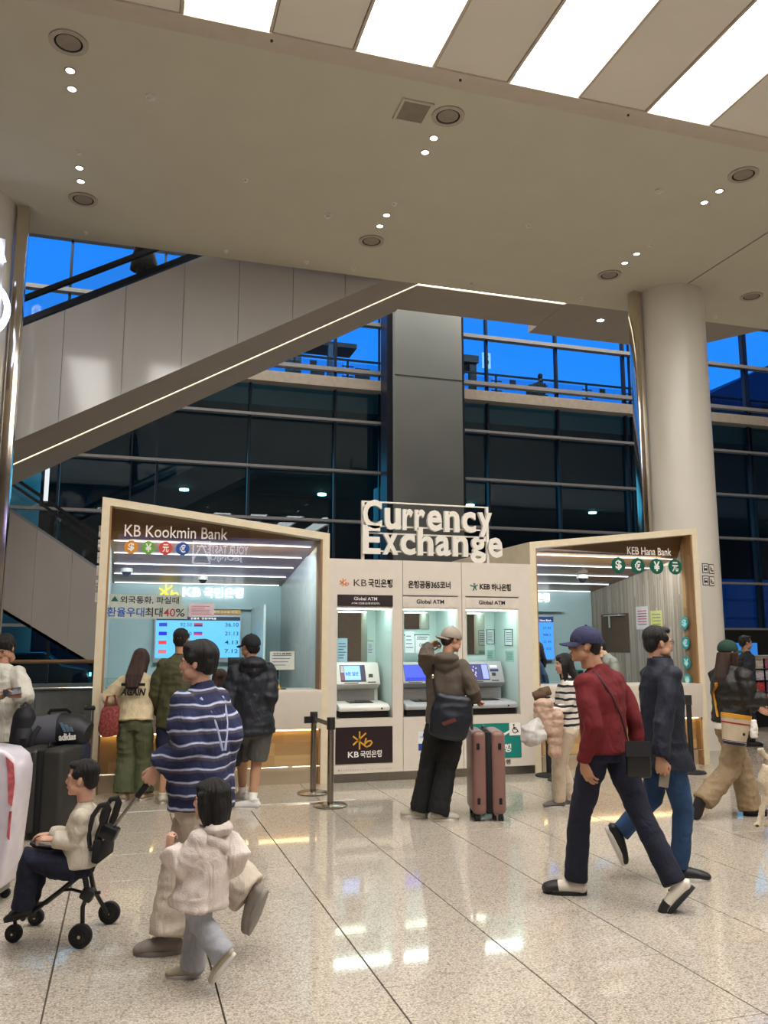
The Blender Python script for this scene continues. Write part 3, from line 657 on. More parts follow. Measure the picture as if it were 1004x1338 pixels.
machine(2, 4.05, 4.765, M_mg, M_black, 'grey cash machine with dark blue screen beside the pink suitcase', 2)
# notices inside the bays
M_paper = mat('paper', 'dfe7ea', .6, noise_amt=.01); M_ink = mat('ink', '4a5a74', .6, noise_amt=0)
def notice(lab, x0, x1, z0, z1, y, m=None, frame=None, lines=6, n='-y', group=None, title=None, ink=None, tcol=None):
    t = thing('notice', lab, 'notice', ((x0 + x1) / 2, y, z0), group)
    B('sheet', (x0, x1, y - .004, y, z0, z1), m or M_paper, t)
    mb = MB(); h = z1 - z0; rnd = random.Random(int(x0 * 1000))
    for q in range(lines):
        zz = z1 - h * (.22 + .7 * q / max(lines, 1)); mb.box(x0 + .1 * (x1 - x0), x1 - (.1 + .3 * rnd.random()) * (x1 - x0), y - .005, y - .004, zz - h * .018, zz + h * .018)
    mb.build('printed_lines', ink or M_ink, t)
    if title: text('lettering', title, (x0 + .12 * (x1 - x0), y - .005, z1 - h * .16), ((x1 - x0) * .76, 0, 0), (0, 0, h * .09), tcol or M_text_k, t, .001, bold=.02)
    if frame: 
        f = .006; MB().box(x0 - f, x1 + f, y - .008, y, z1, z1 + f).box(x0 - f, x1 + f, y - .008, y, z0 - f, z0).box(x0 - f, x0, y - .008, y, z0, z1).box(x1, x1 + f, y - .008, y, z0, z1).build('frame', frame, t)
    return t
yb = YF + .728
def nrect(x0, y0, x1, y1, Y): a_ = ay(x0, y0, Y); b_ = ay(x1, y1, Y); return a_.x, b_.x, b_.z, a_.z
notice('pale blue notice sheet on the back of the first bay', *nrect(441, 834, 454, 866, YF + .70), YF + .70, mat('paper_blue', 'a9c4d4', .6))
q = nrect(480.5, 838, 488, 856, yb); notice('small notice at the right of the first bay mirror', *q, yb)
t = thing('tape_strip', 'thin yellow tape strip above a notice in the first bay', 'tape', (q[0], yb, q[3])); MB().box(q[0], q[1], yb - .007, yb - .005, q[3], q[3] + .012).build('tape', mat('yellow_tape', 'c9b240', .5), t)
notice('left white notice sheet above the middle machine', *nrect(529.5, 825, 541.5, 853, 10.2), 10.2, lines=4)
q = nrect(543, 830, 561, 853, 10.2); fn = notice('white sheet reading foreign cards above the middle machine', *q, 10.2, lines=1, title='FOREIGN')
text('lettering', 'CARDS', (q[0] + .05, 10.194, q[2] + .08), ((q[1] - q[0]) * .5, 0, 0), (0, 0, .04), M_text_k, fn, .001, bold=.02)
q = nrect(528, 829, 561, 830.5, 10.21); MB().box(q[0], q[1], 10.2, 10.21, q[2], q[3]).build('sheet_rail', M_black, fn)
notice('black framed notice on the back wall of the third bay, beside the mirror', *nrect(636.5, 823, 646, 841, yb), yb, frame=M_black)
notice('green and white notice low on the back wall of the third bay', *nrect(636.5, 849, 647, 862, yb), yb, m=mat('paper_green', 'a8cfc4', .6))
# side wall notices of third bay (facing -x)
def side_notice(lab, X, y0, y1, z0, z1, m, frame=None, ink=None, lines=5, cat='notice', group=None):
    t = thing('notice', lab, cat, (X, (y0 + y1) / 2, z0), group)
    B('sheet', (X - .004, X, y0, y1, z0, z1), m, t); mb = MB(); h = z1 - z0
    for q in range(lines): zz = z1 - h * (.2 + .7 * q / lines); mb.box(X - .005, X - .004, y0 + .1 * (y1 - y0), y1 - .15 * (y1 - y0), zz - h * .02, zz + h * .02)
    mb.build('printed_lines', ink or M_ink, t)
    if frame: f = .006; MB().box(X - .008, X, y0 - f, y1 + f, z1, z1 + f).box(X - .008, X, y0 - f, y1 + f, z0 - f, z0).box(X - .008, X, y0 - f, y0, z0, z1).box(X - .008, X, y1, y1 + f, z0, z1).build('frame', frame, t)
    return t
side_notice('black framed notice on the side wall of the third bay', 4.764, YF + .18, YF + .4, 1.57, 1.77, M_paper, M_black)
side_notice('pale green notice with dark green foot on the third bay side wall', 4.764, YF + .16, YF + .4, 1.36, 1.5, mat('paper_green', 'a8cfc4', .6))
# --- big letters on the roof
sg = thing('letter_sign', 'large white block letters reading Currency Exchange standing on the machine wall', 'sign', (3.6, 9.85, 2.6))
M_let = mat('letter_face', 'e4ded2', .4, noise_amt=.01)
def word(s, x0, x1, z0, h):
    # lay the word out letter by letter, each letter its own piece
    adv = {'C': .72, 'E': .66, 'u': .6, 'r': .4, 'e': .58, 'n': .6, 'c': .56, 'y': .57, 'x': .56, 'h': .6, 'a': .57, 'g': .61}
    tot = sum(adv[c_] for c_ in s); x = x0; sc = (x1 - x0) / tot
    for c_ in s:
        wd = adv[c_] * sc; xh = h * .74
        z, hh = (z0, h) if c_ in 'CEh' else (z0, xh)
        if c_ in 'yg': z, hh = z0 - .22 * h, xh + .22 * h
        text('letter', c_, (x + .07 * wd, 9.83, z), (wd * .86, 0, 0), (0, 0, hh), M_let, sg, .05, bold=.028); x += wd
word('Currency', 2.70, 4.46, 2.985, .36)
word('Exchange', 2.70, 4.60, 2.675, .35)
for z in (3.02, 3.32, 2.71, 2.93): MB().box(2.72, 4.42, 9.84, 9.86, z, z + .018).build('rail', M_let, sg)
for x in (2.72, 4.38): MB().box(x, x + .035, 9.83, 9.87, 2.6, 3.33).build('post', M_let, sg)
# ------------------------------------------------------------------ booths
def booth(x0, x1, zl, zr, lab, name, inner_left, inner_right, back):
    t = thing('exchange_booth', lab, 'booth', ((x0 + x1) / 2, YF, 0), 'exchange booths'); f = .085; d = 2.7
    y0, y1 = YF, YF + d
    zt = lambda x: zl + (zr - zl) * (x - x0) / (x1 - x0)
    fr = MB()
    fr.prism([(x0, y0, 0), (x0 + f, y0, 0), (x0 + f, y0, zt(x0 + f)), (x0, y0, zl)], (0, d, 0)).build('side_wall', M_edge, t)
    MB().prism([(x1 - f, y0, 0), (x1, y0, 0), (x1, y0, zr), (x1 - f, y0, zt(x1 - f))], (0, d, 0)).build('side_wall', M_edge, t)
    MB().prism([(x0 + f, y0, zt(x0 + f) - f), (x1 - f, y0, zt(x1 - f) - f), (x1 - f, y0, zt(x1 - f)), (x0 + f, y0, zt(x0 + f))], (0, .2, 0)).build('top_edge', M_edge, t)
    # inner linings
    a, b = x0 + f, x1 - f
    MB().prism([(a, y0 + .01, 0), (a + .02, y0 + .01, 0), (a + .02, y0 + .01, zt(a) - f), (a, y0 + .01, zt(a) - f)], (0, .24, 0)).build('reveal', M_wood_v, t)
    MB().prism([(b - .02, y0 + .01, 0), (b, y0 + .01, 0), (b, y0 + .01, zt(b) - f), (b - .02, y0 + .01, zt(b) - f)], (0, .24, 0)).build('reveal', M_wood_v, t)
    MB().box(a, a + .02, y0 + .25, y1, 0, 2.7).build('lining', inner_left, t); MB().box(b - .02, b, y0 + .25, y1, 0, 2.7).build('lining', inner_right, t)
    MB().box(a, b, y1 - .03, y1, 0, 2.6).build('back_wall', back, t)
    # ceiling: from the front edge sloping down to the back
    zf = 2.775; zb = 2.43
    cs = [(a, y0 + .165, zt(a) - f), (b, y0 + .165, zt(b) - f), (b, y0 + .36, zf), (a, y0 + .36, zf)]
    MB().prism(cs, (0, .02, .03)).build('ceiling_board', M_wood_d, t)
    MB().prism([(a, y0 + .36, zf), (b, y0 + .36, zf), (b, y1, zb), (a, y1, zb)], (0, 0, .03)).build('ceiling_board', M_wood_d, t)
    for k in range(5):
        yy = y0 + .36 + .56 * k; zz = zf - (zf - zb) * (yy - y0 - .36) / (d - .36)
        e = 0 if k == 0 else .06 * k * 0
        MB().box(a + .05, b - .07, yy, yy + .014, zz - .01, zz - .002).build('light_line', M_ledc, t)
    # counter
    c0, c1 = a + .0, b
    ct = MB().prism([(c0, y0 - .02, .62), (c0, y0 - .05, 1.03), (c0, y0 - .05, 1.06), (c0, y0 + .55, 1.06), (c0, y0 + .55, .62)], (c1 - c0, 0, 0)).build('counter', M_white, t, .006)
    MB().box(c0, c1, y0 + .12, y0 + .15, .2, .62).build('counter_base', M_wood_l, t)
    MB().box(c0, c1, y0 + .06, y0 + .09, .60, .615).build('under_light', emis('warm_led', 'ffe1a0', 4.5), t)
    MB().tube([(c0, y0 + .02, .2), (c1, y0 + .02, .2)], .013, 8).build('foot_rail', M_chrome, t, smooth=True)
    MB().box(c0, c1, y0 + .1, y0 + .13, 0, .18).build('kick_board', mat('kick', 'b9a98e', .4, scale=3, stretch=(.3, 1, 1)), t)
    # glass
    g = MB().box(a + .02, b - .02, y0 + .148, y0 + .156, 1.06, zt(b if zr < zl else a) - f - .0).build('glass_pane', M_glass, t)
    return t, a, b, zt
M_back = mat('booth_back', 'a9c4c6', .5, noise_amt=.01)
kb, ka, kbx, kzt = booth(-.31, 2.3, 3.215, 2.90, 'left exchange booth with brown ceiling, screen and four currency discs', 'kb', mat('lining_pale', 'b9c2c2', .35), M_zebra if False else mat('lining_pale', 'b9c2c2', .35), M_back)
hb, ha, hbx, hzt = booth(4.95, 7.52, 2.89, 3.175, 'right exchange booth with striped wood side wall and four green currency discs', 'hb', mat('lining_pale', 'b9c2c2', .35), M_zebra, M_back)
YG = YF + .146
# left booth lettering on the glass
t = kb
text('lettering', 'KB Kookmin Bank', (-.06, YG, 2.795), (1.16, 0, 0), (0, 0, .135), mat('text_warmwhite', 'efe6dc', .4, noise_amt=0), kb, .004, bold=.006)
def disc(name, x, z, r, m, s, par, Y, tm=None, X=None):
    o = MB().cyl((x, Y, z), r, .004, 28, (0, -1, 0)).build(name, m, par)
    text('symbol', s, (x - r * .45, Y - .0045, z - r * .62), (r * .9, 0, 0), (0, 0, r * 1.24), tm or M_text_w, o, .002, bold=.03)
for s_, x, c_, nm in (('$', .02, 'd98c1c', 'a'), ('¥', .21, '6aa83c', 'b'), ('元', .40, 'cc4a3c', 'c'), ('€', .59, '1c4fa4', 'd')):
    disc('currency_disc', x, 2.675, .076, mat('disc_' + nm, c_, .4, noise_amt=0), s_, kb, YG)
# banner on the glass
bn = thing('banner', 'translucent banner on the left booth glass advertising an exchange rate discount', 'banner', (.2, YG, 1.88))
B('sheet', (-.19, .6, YG - .003, YG - .001, 2.015, 2.14), mat('banner_film', 'b9c2b8', .5), bn); B('sheet', (-.22, .67, YG - .003, YG - .001, 1.87, 2.015), mat('banner_film', 'b9c2b8', .5), bn)
text('lettering', '외국통화, 파실때', (-.07, YG - .004, 2.035), (.64, 0, 0), (0, 0, .085), M_text_k, bn, .001, bold=.01)
text('lettering', '환율우대', (-.205, YG - .004, 1.89), (.40, 0, 0), (0, 0, .105), mat('print_mid_blue', '1f5fb4', .5), bn, .001, bold=.015)
text('lettering', '최대', (.205, YG - .004, 1.89), (.19, 0, 0), (0, 0, .105), M_text_k, bn, .001, bold=.015)
text('lettering', '40', (.405, YG - .004, 1.895), (.13, 0, 0), (0, 0, .09), mat('print_red', 'a83440', .5), bn, .001, bold=.01)
text('lettering', '%', (.54, YG - .004, 1.895), (.1, 0, 0), (0, 0, .09), M_text_k, bn, .001, bold=.01)
MB().prism([(-.17, YG - .004, 2.06), (-.09, YG - .004, 2.06), (-.13, YG - .004, 2.12)], (0, -.001, 0)).build('tree_mark', M_teal2, bn)
notice('pink-white notice beside the banner on the left booth glass', .685, .97, 1.895, 2.05, YG, m=mat('paper_pink', 'd8c4c8', .6), lines=5, ink=mat('print_red', 'a83440', .5))
notice('white notice at the lower right of the left booth glass', 1.63, 1.92, 1.29, 1.5, YG, m=mat('paper_cream', 'cdd0c4', .6), lines=4, title='안내문')
# interior of the left booth
def P12(x, y, Y=12.38): return ay(x, y, Y)
text('lettering', 'KB', (.76, 12.40, 2.255), (.26, 0, 0), (0, 0, .135), M_lit, kb, .03, bold=.03)
text('lettering', '국민은행', (1.06, 12.40, 2.24), (.57, 0, 0), (0, 0, .155), M_lit, kb, .03, bold=.03)
kb_logo(MB(), (.55, 2.32), .12, 12.40, .02).build('logo', emis('logo_glow', 'ffd23c', 1.3), kb)
MB().box(.3, 1.8, 12.30, 12.42, 2.08, 2.10).build('bulkhead_edge', M_back, kb)
rs = thing('rate_board', 'wide blue exchange rate screen on the back wall of the left booth', 'screen', (1.0, 12.35, 1.35))
B('casing', (.39, 1.60, 12.30, 12.40, 1.33, 2.0), mat('screen_casing', 'b9bcc0', .3, .5), rs)
M_scr = emis('rate_screen', '5fb4ee', 1.15)
scn = B('display', (.41, 1.58, 12.294, 12.30, 1.39, 1.97), M_scr, rs)
B('title_bar', (.41, 1.58, 12.288, 12.294, 1.915, 1.97), emis('rate_bar', '1c3244', .6), rs)
text('lettering', '환율표  현찰매매율', (.88, 12.287, 1.93), (.36, 0, 0), (0, 0, .028), emis('rate_white', 'ffffff', 1.2), rs, .001)
M_ri = emis('rate_ink', '16304a', .5)
cols = [('1f3fc0', 'c05060'), ('1010d8', '1010d8'), ('e83848', 'e83848'), ('e86878', 'e86878')]; cols2 = [('d04060', '202c60'), ('5040c0', 'e83878'), ('d8d840', '3060c0'), ('3880c8', '3880c8')]
for k, (n1, n2) in enumerate((('92.50', '36.10'), ('13.20', '21.13'), ('8.17', '4.13'), ('1.05', '7.12'))):
    z = 1.83 - .125 * k
    B('flag', (.45, .56, 12.288, 12.294, z, z + .05), emis('flg' + cols[k][0], cols[k][0], .9), rs); B('flag', (.93, 1.05, 12.288, 12.294, z + .025, z + .05), emis('flg' + cols2[k][0], cols2[k][0], .8), rs); B('flag', (.93, 1.05, 12.288, 12.294, z, z + .025), emis('flg' + cols2[k][1], cols2[k][1], .8), rs)
    text('lettering', n1, (.74, 12.288, z), (.16, 0, 0), (0, 0, .05), M_ri, rs, .001); text('lettering', n2, (1.37, 12.288, z), (.19, 0, 0), (0, 0, .055), M_ri, rs, .001, bold=.01)
yp = thing('poster', 'orange and yellow strip poster above the rate screen', 'poster', (1.35, 12.35, 2.0)); B('sheet', (1.12, 1.59, 12.33, 12.34, 2.01, 2.07), mat('poster_or', 'dca648', .5), yp); text('lettering', '환전 수수료 우대', (1.2, 12.329, 2.025), (.34, 0, 0), (0, 0, .03), M_text_w, yp, .001, bold=.02)
def dome(lab, x, y, z, s=1):
    t = thing('security_camera', lab, 'camera', (x, y, z), 'dome security cameras')
    MB().tube([(x, y, z), (x, y, z - .05 * s)], [.075 * s, .08 * s], 20).build('housing', M_text_w, t, smooth=True)
    MB().ell((x, y, z - .05 * s), (.062 * s, .062 * s, .06 * s), seg=18).build('dome', mat('smoked_dome', '23292e', .08), t, smooth=True)
def booth_ceil(y): return 2.775 - (.345) * (y - YF - .36) / 2.34
dome('white dome camera at the left end of the left booth ceiling', -.02, 11.5, booth_ceil(11.5)); dome('white dome camera in the middle of the left booth ceiling', 1.0, 11.9, booth_ceil(11.9), .9)
dome('white dome camera on the right booth ceiling beside the striped wall', 6.55, 11.2, booth_ceil(11.2), 1.1)
B('partition', (-.2, -.17, 9.95, 10.6, 1.06, 2.3), M_steel, kb) if False else None
MB().box(1.75, 1.78, 11.2, 12.4, 0, 2.1).build('partition', mat('pale_panel', 'bcd0ce', .4), kb)
# counter things, left booth
def monitor(lab, x, y, z, wd, h, face='back', col='121214', rz=0, scr=None):
    t = thing('monitor', lab, 'monitor', (x, y, z), 'monitors in the booths')
    R = Matrix.Translation((x, y, z)) @ Matrix.Rotation(rz, 4, 'Z')
    MB().box(-wd / 2, wd / 2, -.02, .02, .1, .1 + h).xf(R).build('case', mat('mon' + col, col, .4), t, .006)
    MB().tube([(0, .02, 0), (0, .02, .15)], .018, 8).xf(R).build('stem', M_black, t); MB().box(-.1, .1, -.06, .1, 0, .012).xf(R).build('foot', M_black, t)
    if scr: MB().box(-wd / 2 + .012, wd / 2 - .012, -.023, -.02, .112, .09 + h).xf(R).build('screen', scr, t)
monitor('black monitor back behind the black-capped man at the left booth', 1.38, 10.2, 1.06, .4, .27)
monitor('dark monitor standing behind the glass at the right end of the left booth', 1.66, 10.25, 1.06, .3, .2, rz=.3)
t = thing('passport_scanner', 'small dark document scanner with a raised white lid on the left booth counter', 'scanner', (1.43, 9.8, 1.06))
B('base', (1.34, 1.52, 9.71, 9.86, 1.062, 1.10), mat('scanner_grey', '3c3f42', .4), t, .008); MB().prism([(1.345, 9.85, 1.1), (1.465, 9.85, 1.1), (1.465, 9.87, 1.24), (1.345, 9.87, 1.24)], (0, .015, 0)).build('lid', M_text_w, t); MB().box(1.36, 1.45, 9.845, 9.849, 1.13, 1.21).build('display', emis('scan_lcd', 'a8c0d8', .8), t)
t = thing('figurine', 'small yellow ornament on the left booth counter', 'ornament', (1.72, 9.82, 1.06)); MB().ell((1.72, 9.82, 1.085), (.03, .02, .025)).ell((1.72, 9.82, 1.115), (.018, .016, .02)).build('body', mat('ornament', 'c9a24a', .4), t, smooth=True); MB().ell((1.78, 9.8, 1.075), (.04, .012, .008)).build('spoon_rest', M_black, t)
t = thing('acrylic_box', 'clear box of leaflets at the left end of the left booth counter', 'box', (-.12, 9.82, 1.06)); MB().box(-.2, -.03, 9.74, 9.88, 1.06, 1.22).build('case', M_glass, t); MB().box(-.18, -.05, 9.77, 9.85, 1.065, 1.13).build('leaflets', mat('leaflet', 'b9b4b0', .6, scale=40, noise_amt=.3), t)
# lettering pieces on outer left side of the booth
sl = thing('side_lettering', 'vertical raised white letters on the outer left side of the left booth', 'sign', (-.33, 9.9, 2))
for k, c_ in enumerate('KB국민은행'):
    z = 2.78 - .15 * k; text('letter', c_, (-.312, 9.95, z), (0, -.13, 0), (0, 0, .12), M_text_w, sl, .025, bold=.03)
# right booth lettering
text('lettering', 'KEB Hana Bank', (6.49, YG, 2.79), (.70, 0, 0), (0, 0, .105), mat('text_warmwhite', 'efe6dc', .4, noise_amt=0), hb, .004, bold=.008)
for s_, x in (('$', 6.345), ('€', 6.645), ('¥', 6.945), ('元', 7.24)): disc('currency_disc', x, 2.64, .108, mat('disc_green', '0e5a48', .4, noise_amt=0), s_, hb, YG)
M_dt = mat('disc_teal', '2c9c9a', .4, noise_amt=.1)
for s_, z in (('$', 1.87), ('€', 1.60), ('¥', 1.335), ('₩', 1.10)):
    o = MB().cyl((7.395, 9.96 + .0, z), .085, .008, 26, (-1, 0, 0)).build('currency_disc', M_dt, hb); text('symbol', s_, (7.386, 10.01, z - .05), (0, -.1, 0), (0, 0, .1), emis('disc_sym', 'cfeee8', .5), o, .002, bold=.03)
text('lettering', '하나은행', (6.12, 12.40, 2.26), (.5, 0, 0), (0, 0, .14), M_lit, hb, .03, bold=.03)
rs2 = thing('rate_board', 'narrow blue rate screen on the back wall of the right booth', 'screen', (6.35, 12.35, 1.35))
B('casing', (6.1, 6.66, 12.32, 12.4, 1.32, 2.04), mat('screen_casing', 'b9bcc0', .3, .5), rs2); B('display', (6.12, 6.64, 12.314, 12.32, 1.34, 2.02), emis('rate_screen2', '3f8cec', 1.2), rs2)
B('title_bar', (6.12, 6.64, 12.308, 12.314, 1.93, 2.02), emis('rate_bar2', '0c3a78', .7), rs2); text('lettering', 'KEB Hana Bank', (6.3, 12.307, 1.945), (.3, 0, 0), (0, 0, .03), emis('rate_white', 'ffffff', 1.2), rs2, .001)
for k, n_ in enumerate(('37.45', '988.2', '21.44', '1.02')): text('lettering', n_, (6.45, 12.313, 1.82 - .11 * k), (.14, 0, 0), (0, 0, .035), M_ri, rs2, .001)
MB().box(6.0, 6.85, 12.25, 12.4, 2.1, 2.13).build('bulkhead_edge', M_back, hb)
# recess with coat hooks on striped wall, posters
XS = 7.412
p0 = ax(786, 803, XS); p1 = ax(822, 812, XS)
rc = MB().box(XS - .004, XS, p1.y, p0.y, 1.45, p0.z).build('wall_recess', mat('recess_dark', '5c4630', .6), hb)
MB().tube([(XS - .05, p1.y + .02, p0.z - .03), (XS - .05, p0.y - .15, p0.z - .03)], .012, 8).build('hook_bar', M_chrome, hb); MB().box(XS - .06, XS - .03, p0.y - .35, p0.y - .3, p0.z - .22, p0.z - .03).build('hook', M_chrome, hb)
a_ = ax(831, 793, XS); b_ = ax(848, 822, XS); side_notice('white price notice with red lines on the striped wall of the right booth', XS, b_.y, a_.y, b_.z, a_.z, mat('paper_warm', 'd2ccca', .6), ink=mat('print_red', 'a83440', .5), lines=6)
a_ = ax(850, 793, XS); b_ = ax(866, 822, XS); side_notice('yellow notice on the striped wall of the right booth', XS, b_.y, a_.y, b_.z, a_.z - .06, mat('paper_yellow', 'cfc878', .6), lines=4)
monitor('small bluish monitor on the right booth counter, beside the navy-jacketed man', 6.15, 10.25, 1.06, .26, .17, scr=emis('mon_scr', '88b0e0', .8))
t = thing('card_reader', 'small dark green device on the right booth counter', 'device', (5.75, 10.0, 1.06)); B('body', (5.7, 5.8, 9.97, 10.03, 1.062, 1.25), M_teal2, t, .01); B('screen', (5.715, 5.785, 9.965, 9.97, 1.14, 1.23), M_black, t)
t = thing('planter', 'dark planter box on the right booth counter', 'planter', (6.9, 9.95, 1.06)); B('box', (6.98, 7.25, 10.0, 10.12, 1.062, 1.2), mat('planter_dark', '1a2f28', .5), t, .01); B('rim', (6.97, 7.26, 9.99, 10.13, 1.2, 1.215), M_teal2, t)
# pictogram plates on the column
cc = Vector((8.565, 11.5, 0))
for k, (px_, py_, s_, lab) in enumerate(((922, 742.5, 'bus', 'bus pictogram plate, upper left of four on the white column'), (930, 743.5, 'arrow', 'arrow plate beside the bus pictogram on the white column'), (922.5, 758.5, 'train', 'train pictogram plate, lower left of four on the white column'), (930.5, 759.5, 'arrow2', 'arrow plate beside the train pictogram on the white column'))):
    d = ray(px_, py_); o_ = Vector((0, 0, EYE)); A = d.x ** 2 + d.y ** 2; Bq = -2 * (d.x * cc.x + d.y * cc.y); Cq = cc.x ** 2 + cc.y ** 2 - .566 ** 2
    disc_ = Bq * Bq - 4 * A * Cq
    tt = (-Bq - math.sqrt(max(disc_, 0))) / (2 * A); p = o_ + d * tt; n = (p - cc); n.z = 0; n.normalize(); u = Vector((0, 0, 1)); s = u.cross(n).normalized()
    # plates wrap the shaft
    an = math.atan2(n.y, n.x); t = thing('pictogram_plate', lab, 'sign', p, 'pictogram plates on the column')
    def wrap(a_, b_, z0, z1, r, m, nm, par):
        vs = []; fs = []
        for i in range(5):
            q = an + (a_ + (b_ - a_) * i / 4) / .566
            for rr in (r, r + .003):
                for z in (z0, z1): vs.append((cc.x + rr * math.cos(q), cc.y + rr * math.sin(q), p.z + z))
        for i in range(4):
            k0 = i * 4; k1 = k0 + 4; fs += [(k0 + 2, k1 + 2, k1 + 3, k0 + 3), (k0, k0 + 1, k1 + 1, k1), (k0, k1, k1 + 2, k0 + 2), (k0 + 1, k0 + 3, k1 + 3, k1 + 1)]
        return MB().add(vs, fs).build(nm, m, par)
    wrap(-.055, .055, -.075, .075, .566, M_text_k, 'plate', t)
    wrap(-.044, .044, -.062, .062, .5695, M_text_w, 'field', t)
    if s_ in ('bus', 'train'): wrap(-.03, .03, -.03, .04, .573, M_text_k, 'symbol', t); wrap(-.02, .02, 0, .025, .5765, M_text_w, 'symbol_window', t); wrap(-.026, -.012, -.045, -.03, .573, M_text_k, 'symbol_wheel', t); wrap(.012, .026, -.045, -.03, .573, M_text_k, 'symbol_wheel', t)
    else: wrap(-.03, .01, -.005, .008, .573, M_text_k, 'symbol', t); wrap(-.03, -.015, -.035, .035, .573, M_text_k, 'symbol', t); wrap(-.01, .03, -.04, -.02, .573, M_text_k, 'symbol', t)
# lit sign on the left column
ls = thing('illuminated_sign', 'blue-white glowing rounded letter sign on the left column, cut by the frame', 'sign', (-2.1, 10.9, 5.5))
YS = 10.9
def pc(x, y): return ay(x, y, YS)
c0 = pc(-34, 402); r0 = (pc(10, 402) - c0).length
M_sg = emis('sign_bluewhite', 'c4d4ff', 5)
stroke(MB(), arc(c0, r0 * 1.0, -90, 90, (1, 0, 0), (0, 0, 1), 20), .07, th=.05).build('ring', M_sg, ls)
stroke(MB(), [pc(-6, 305), pc(5, 343)], .06, th=.05).build('slash', M_sg, ls)
MB().box(c0.x - .6, c0.x - .3, YS + .0, YS + .4, c0.z - .1, c0.z + .1).box(c0.x - .7, c0.x + .3, YS + .0, YS + .03, c0.z - .65, c0.z + .95).build('mount', mat('sign_back', 'd6ccc0', .3), ls)
bb = thing('billboard', 'wide purple lit travel advertisement board hanging behind the camera, mirrored faintly in the left booth glass', 'billboard', (0, -6, 5))
bb['label'] = 'wide purple lit billboard behind the viewpoint, mirrored in the left booth glass'
g0_, g1_ = ay(152, 752, 25.8), ay(410, 692, 25.8); MB().box(g0_.x, g1_.x, -6.1, -6, g0_.z, g1_.z).build('screen', emis('bill_purple', '8c80c8', 1.5), bb); MB().box(g0_.x - .1, g1_.x + .1, -6.2, -6.1, g0_.z - .1, g1_.z + .1).build('casing', M_black, bb)
h1, h2 = ay(252, 736, 25.8), ay(275, 708, 25.8); xr = g1_.x
text('lettering', 'YOUR TASTE', (ay(325, 715, 25.8).x, -5.99, ay(300, 724, 25.8).z), (-1.25, 0, 0), (0, 0, .26), emis('bill_white', 'f0e8ff', 6), bb, bold=.02); text('lettering', 'JEONJU', (ay(318, 715, 25.8).x, -5.99, ay(300, 735, 25.8).z), (-1.0, 0, 0), (0, 0, .24), emis('bill_white', 'f0e8ff', 6), bb, bold=.02)
stroke(MB(), [(h1.x, -5.99, h1.z), (h2.x, -5.99, h1.z), (h2.x, -5.99, h2.z), (h1.x, -5.99, h2.z), (h1.x, -5.99, h1.z)], .05, (0, 1, 0)).build('logo_frame', emis('bill_white', 'f0e8ff', 6), bb)
stroke(stroke(MB(), [(h1.x, -5.99, h1.z + .1), ((h1.x + h2.x) / 2, -5.99, h2.z - .1), (h2.x, -5.99, h1.z + .1)], .06, (0, 1, 0)), [(h1.x + .1, -5.99, h2.z - .15), (h2.x - .1, -5.99, h2.z - .15)], .05, (0, 1, 0)).build('logo_mark', emis('bill_white', 'f0e8ff', 6), bb)
# floor stands: belt posts
M_post = mat('post_steel', 'a29a90', .22, 1, noise_amt=.03)
def belt_post(lab, x, y, z=.95, black=False):
    m = M_rub if black else M_post
    t = thing('belt_post', lab, 'barrier post', (x, y, 0), 'black belt posts' if black else 'steel belt posts')
    r = .17
    MB().tube([(x, y, 0), (x, y, .012), (x, y, .022), (x, y, .04)], [r, r, r * .93, .05], 32).build('base', m, t, smooth=True)
    MB().tube([(x, y, .03), (x, y, z - .12)], [.032, .032], 20).build('pole', m, t, smooth=True)
    MB().tube([(x, y, z - .12), (x, y, z)], [.042, .042], 20).build('cassette', mat('cassette', '3c3a38', .35, .5), t, .003)
    return t
p1_ = (2.005, 9.17); p2_ = (2.02, 8.43)
belt_post('steel belt post nearer the left booth, behind the other steel post', *p1_, .86); belt_post('steel belt post standing nearest, before the machine wall', *p2_, .86)
t = thing('barrier_belt', 'short grey belt stretched between the two steel posts', 'belt', (2, 8.8, .8)); MB().prism([(p1_[0] - .002, p1_[1] - .04, .765), (p2_[0] - .002, p2_[1] + .04, .765), (p2_[0] - .002, p2_[1] + .04, .81), (p1_[0] - .002, p1_[1] - .04, .81)], (.003, 0, 0)).build('webbing', mat('belt_grey', '6c6862', .6), t)
t = thing('barrier_belt', 'black belt end hanging from the farther steel post', 'belt', (1.96, 9.17, .8)); MB().box(1.9, 1.965, 9.15, 9.19, .74, .81).build('clip', M_black, t)
for l, px_, py_ in (('black belt post left of the woman with the quilted coat', 718, 1014), ('black belt post behind the woman with the quilted coat', 735, 1020), ('black belt post by the green-capped woman, left side', 905, 1010), ('black belt post behind the green-capped woman', 957, 1006)):
    g = az(px_, py_); belt_post(l, g.x, g.y, .95, True)
# display stand far right
ds = thing('display_stand', 'dark shelf stand of colourful leaflets behind the green-capped woman', 'stand', (12.6, 14.6, 0))
g = ad_(985, 880, 16.5); gx, gy = g.x, g.y
MB().box(gx - .7, gx + 1.2, gy + .02, gy + .3, 0, 1.3).build('back', M_dark, ds)
for k in range(4):
    z = .45 + .22 * k; MB().box(gx - .7, gx + 1.2, gy - .12, gy + .02, z - .02, z).build('shelf', M_frame, ds)
    for q in range(8):
        rnd = random.Random(k * 9 + q); col_ = rnd.choice(['c87a9a', 'd8d0d8', '8a5a9c', 'c84848', 'e0d8c8', '5c7cb8'])
        MB().box(gx - .68 + q * .23, gx - .5 + q * .23, gy - .06, gy - .045, z, z + .19).build('leaflet', mat('lf' + col_, col_, .5, noise_amt=.25, scale=30), ds)
MB().box(gx - .7, gx + 1.2, gy - .14, gy + .3, 1.3, 1.36).build('top', mat('stand_top', '8c8a80', .5), ds)
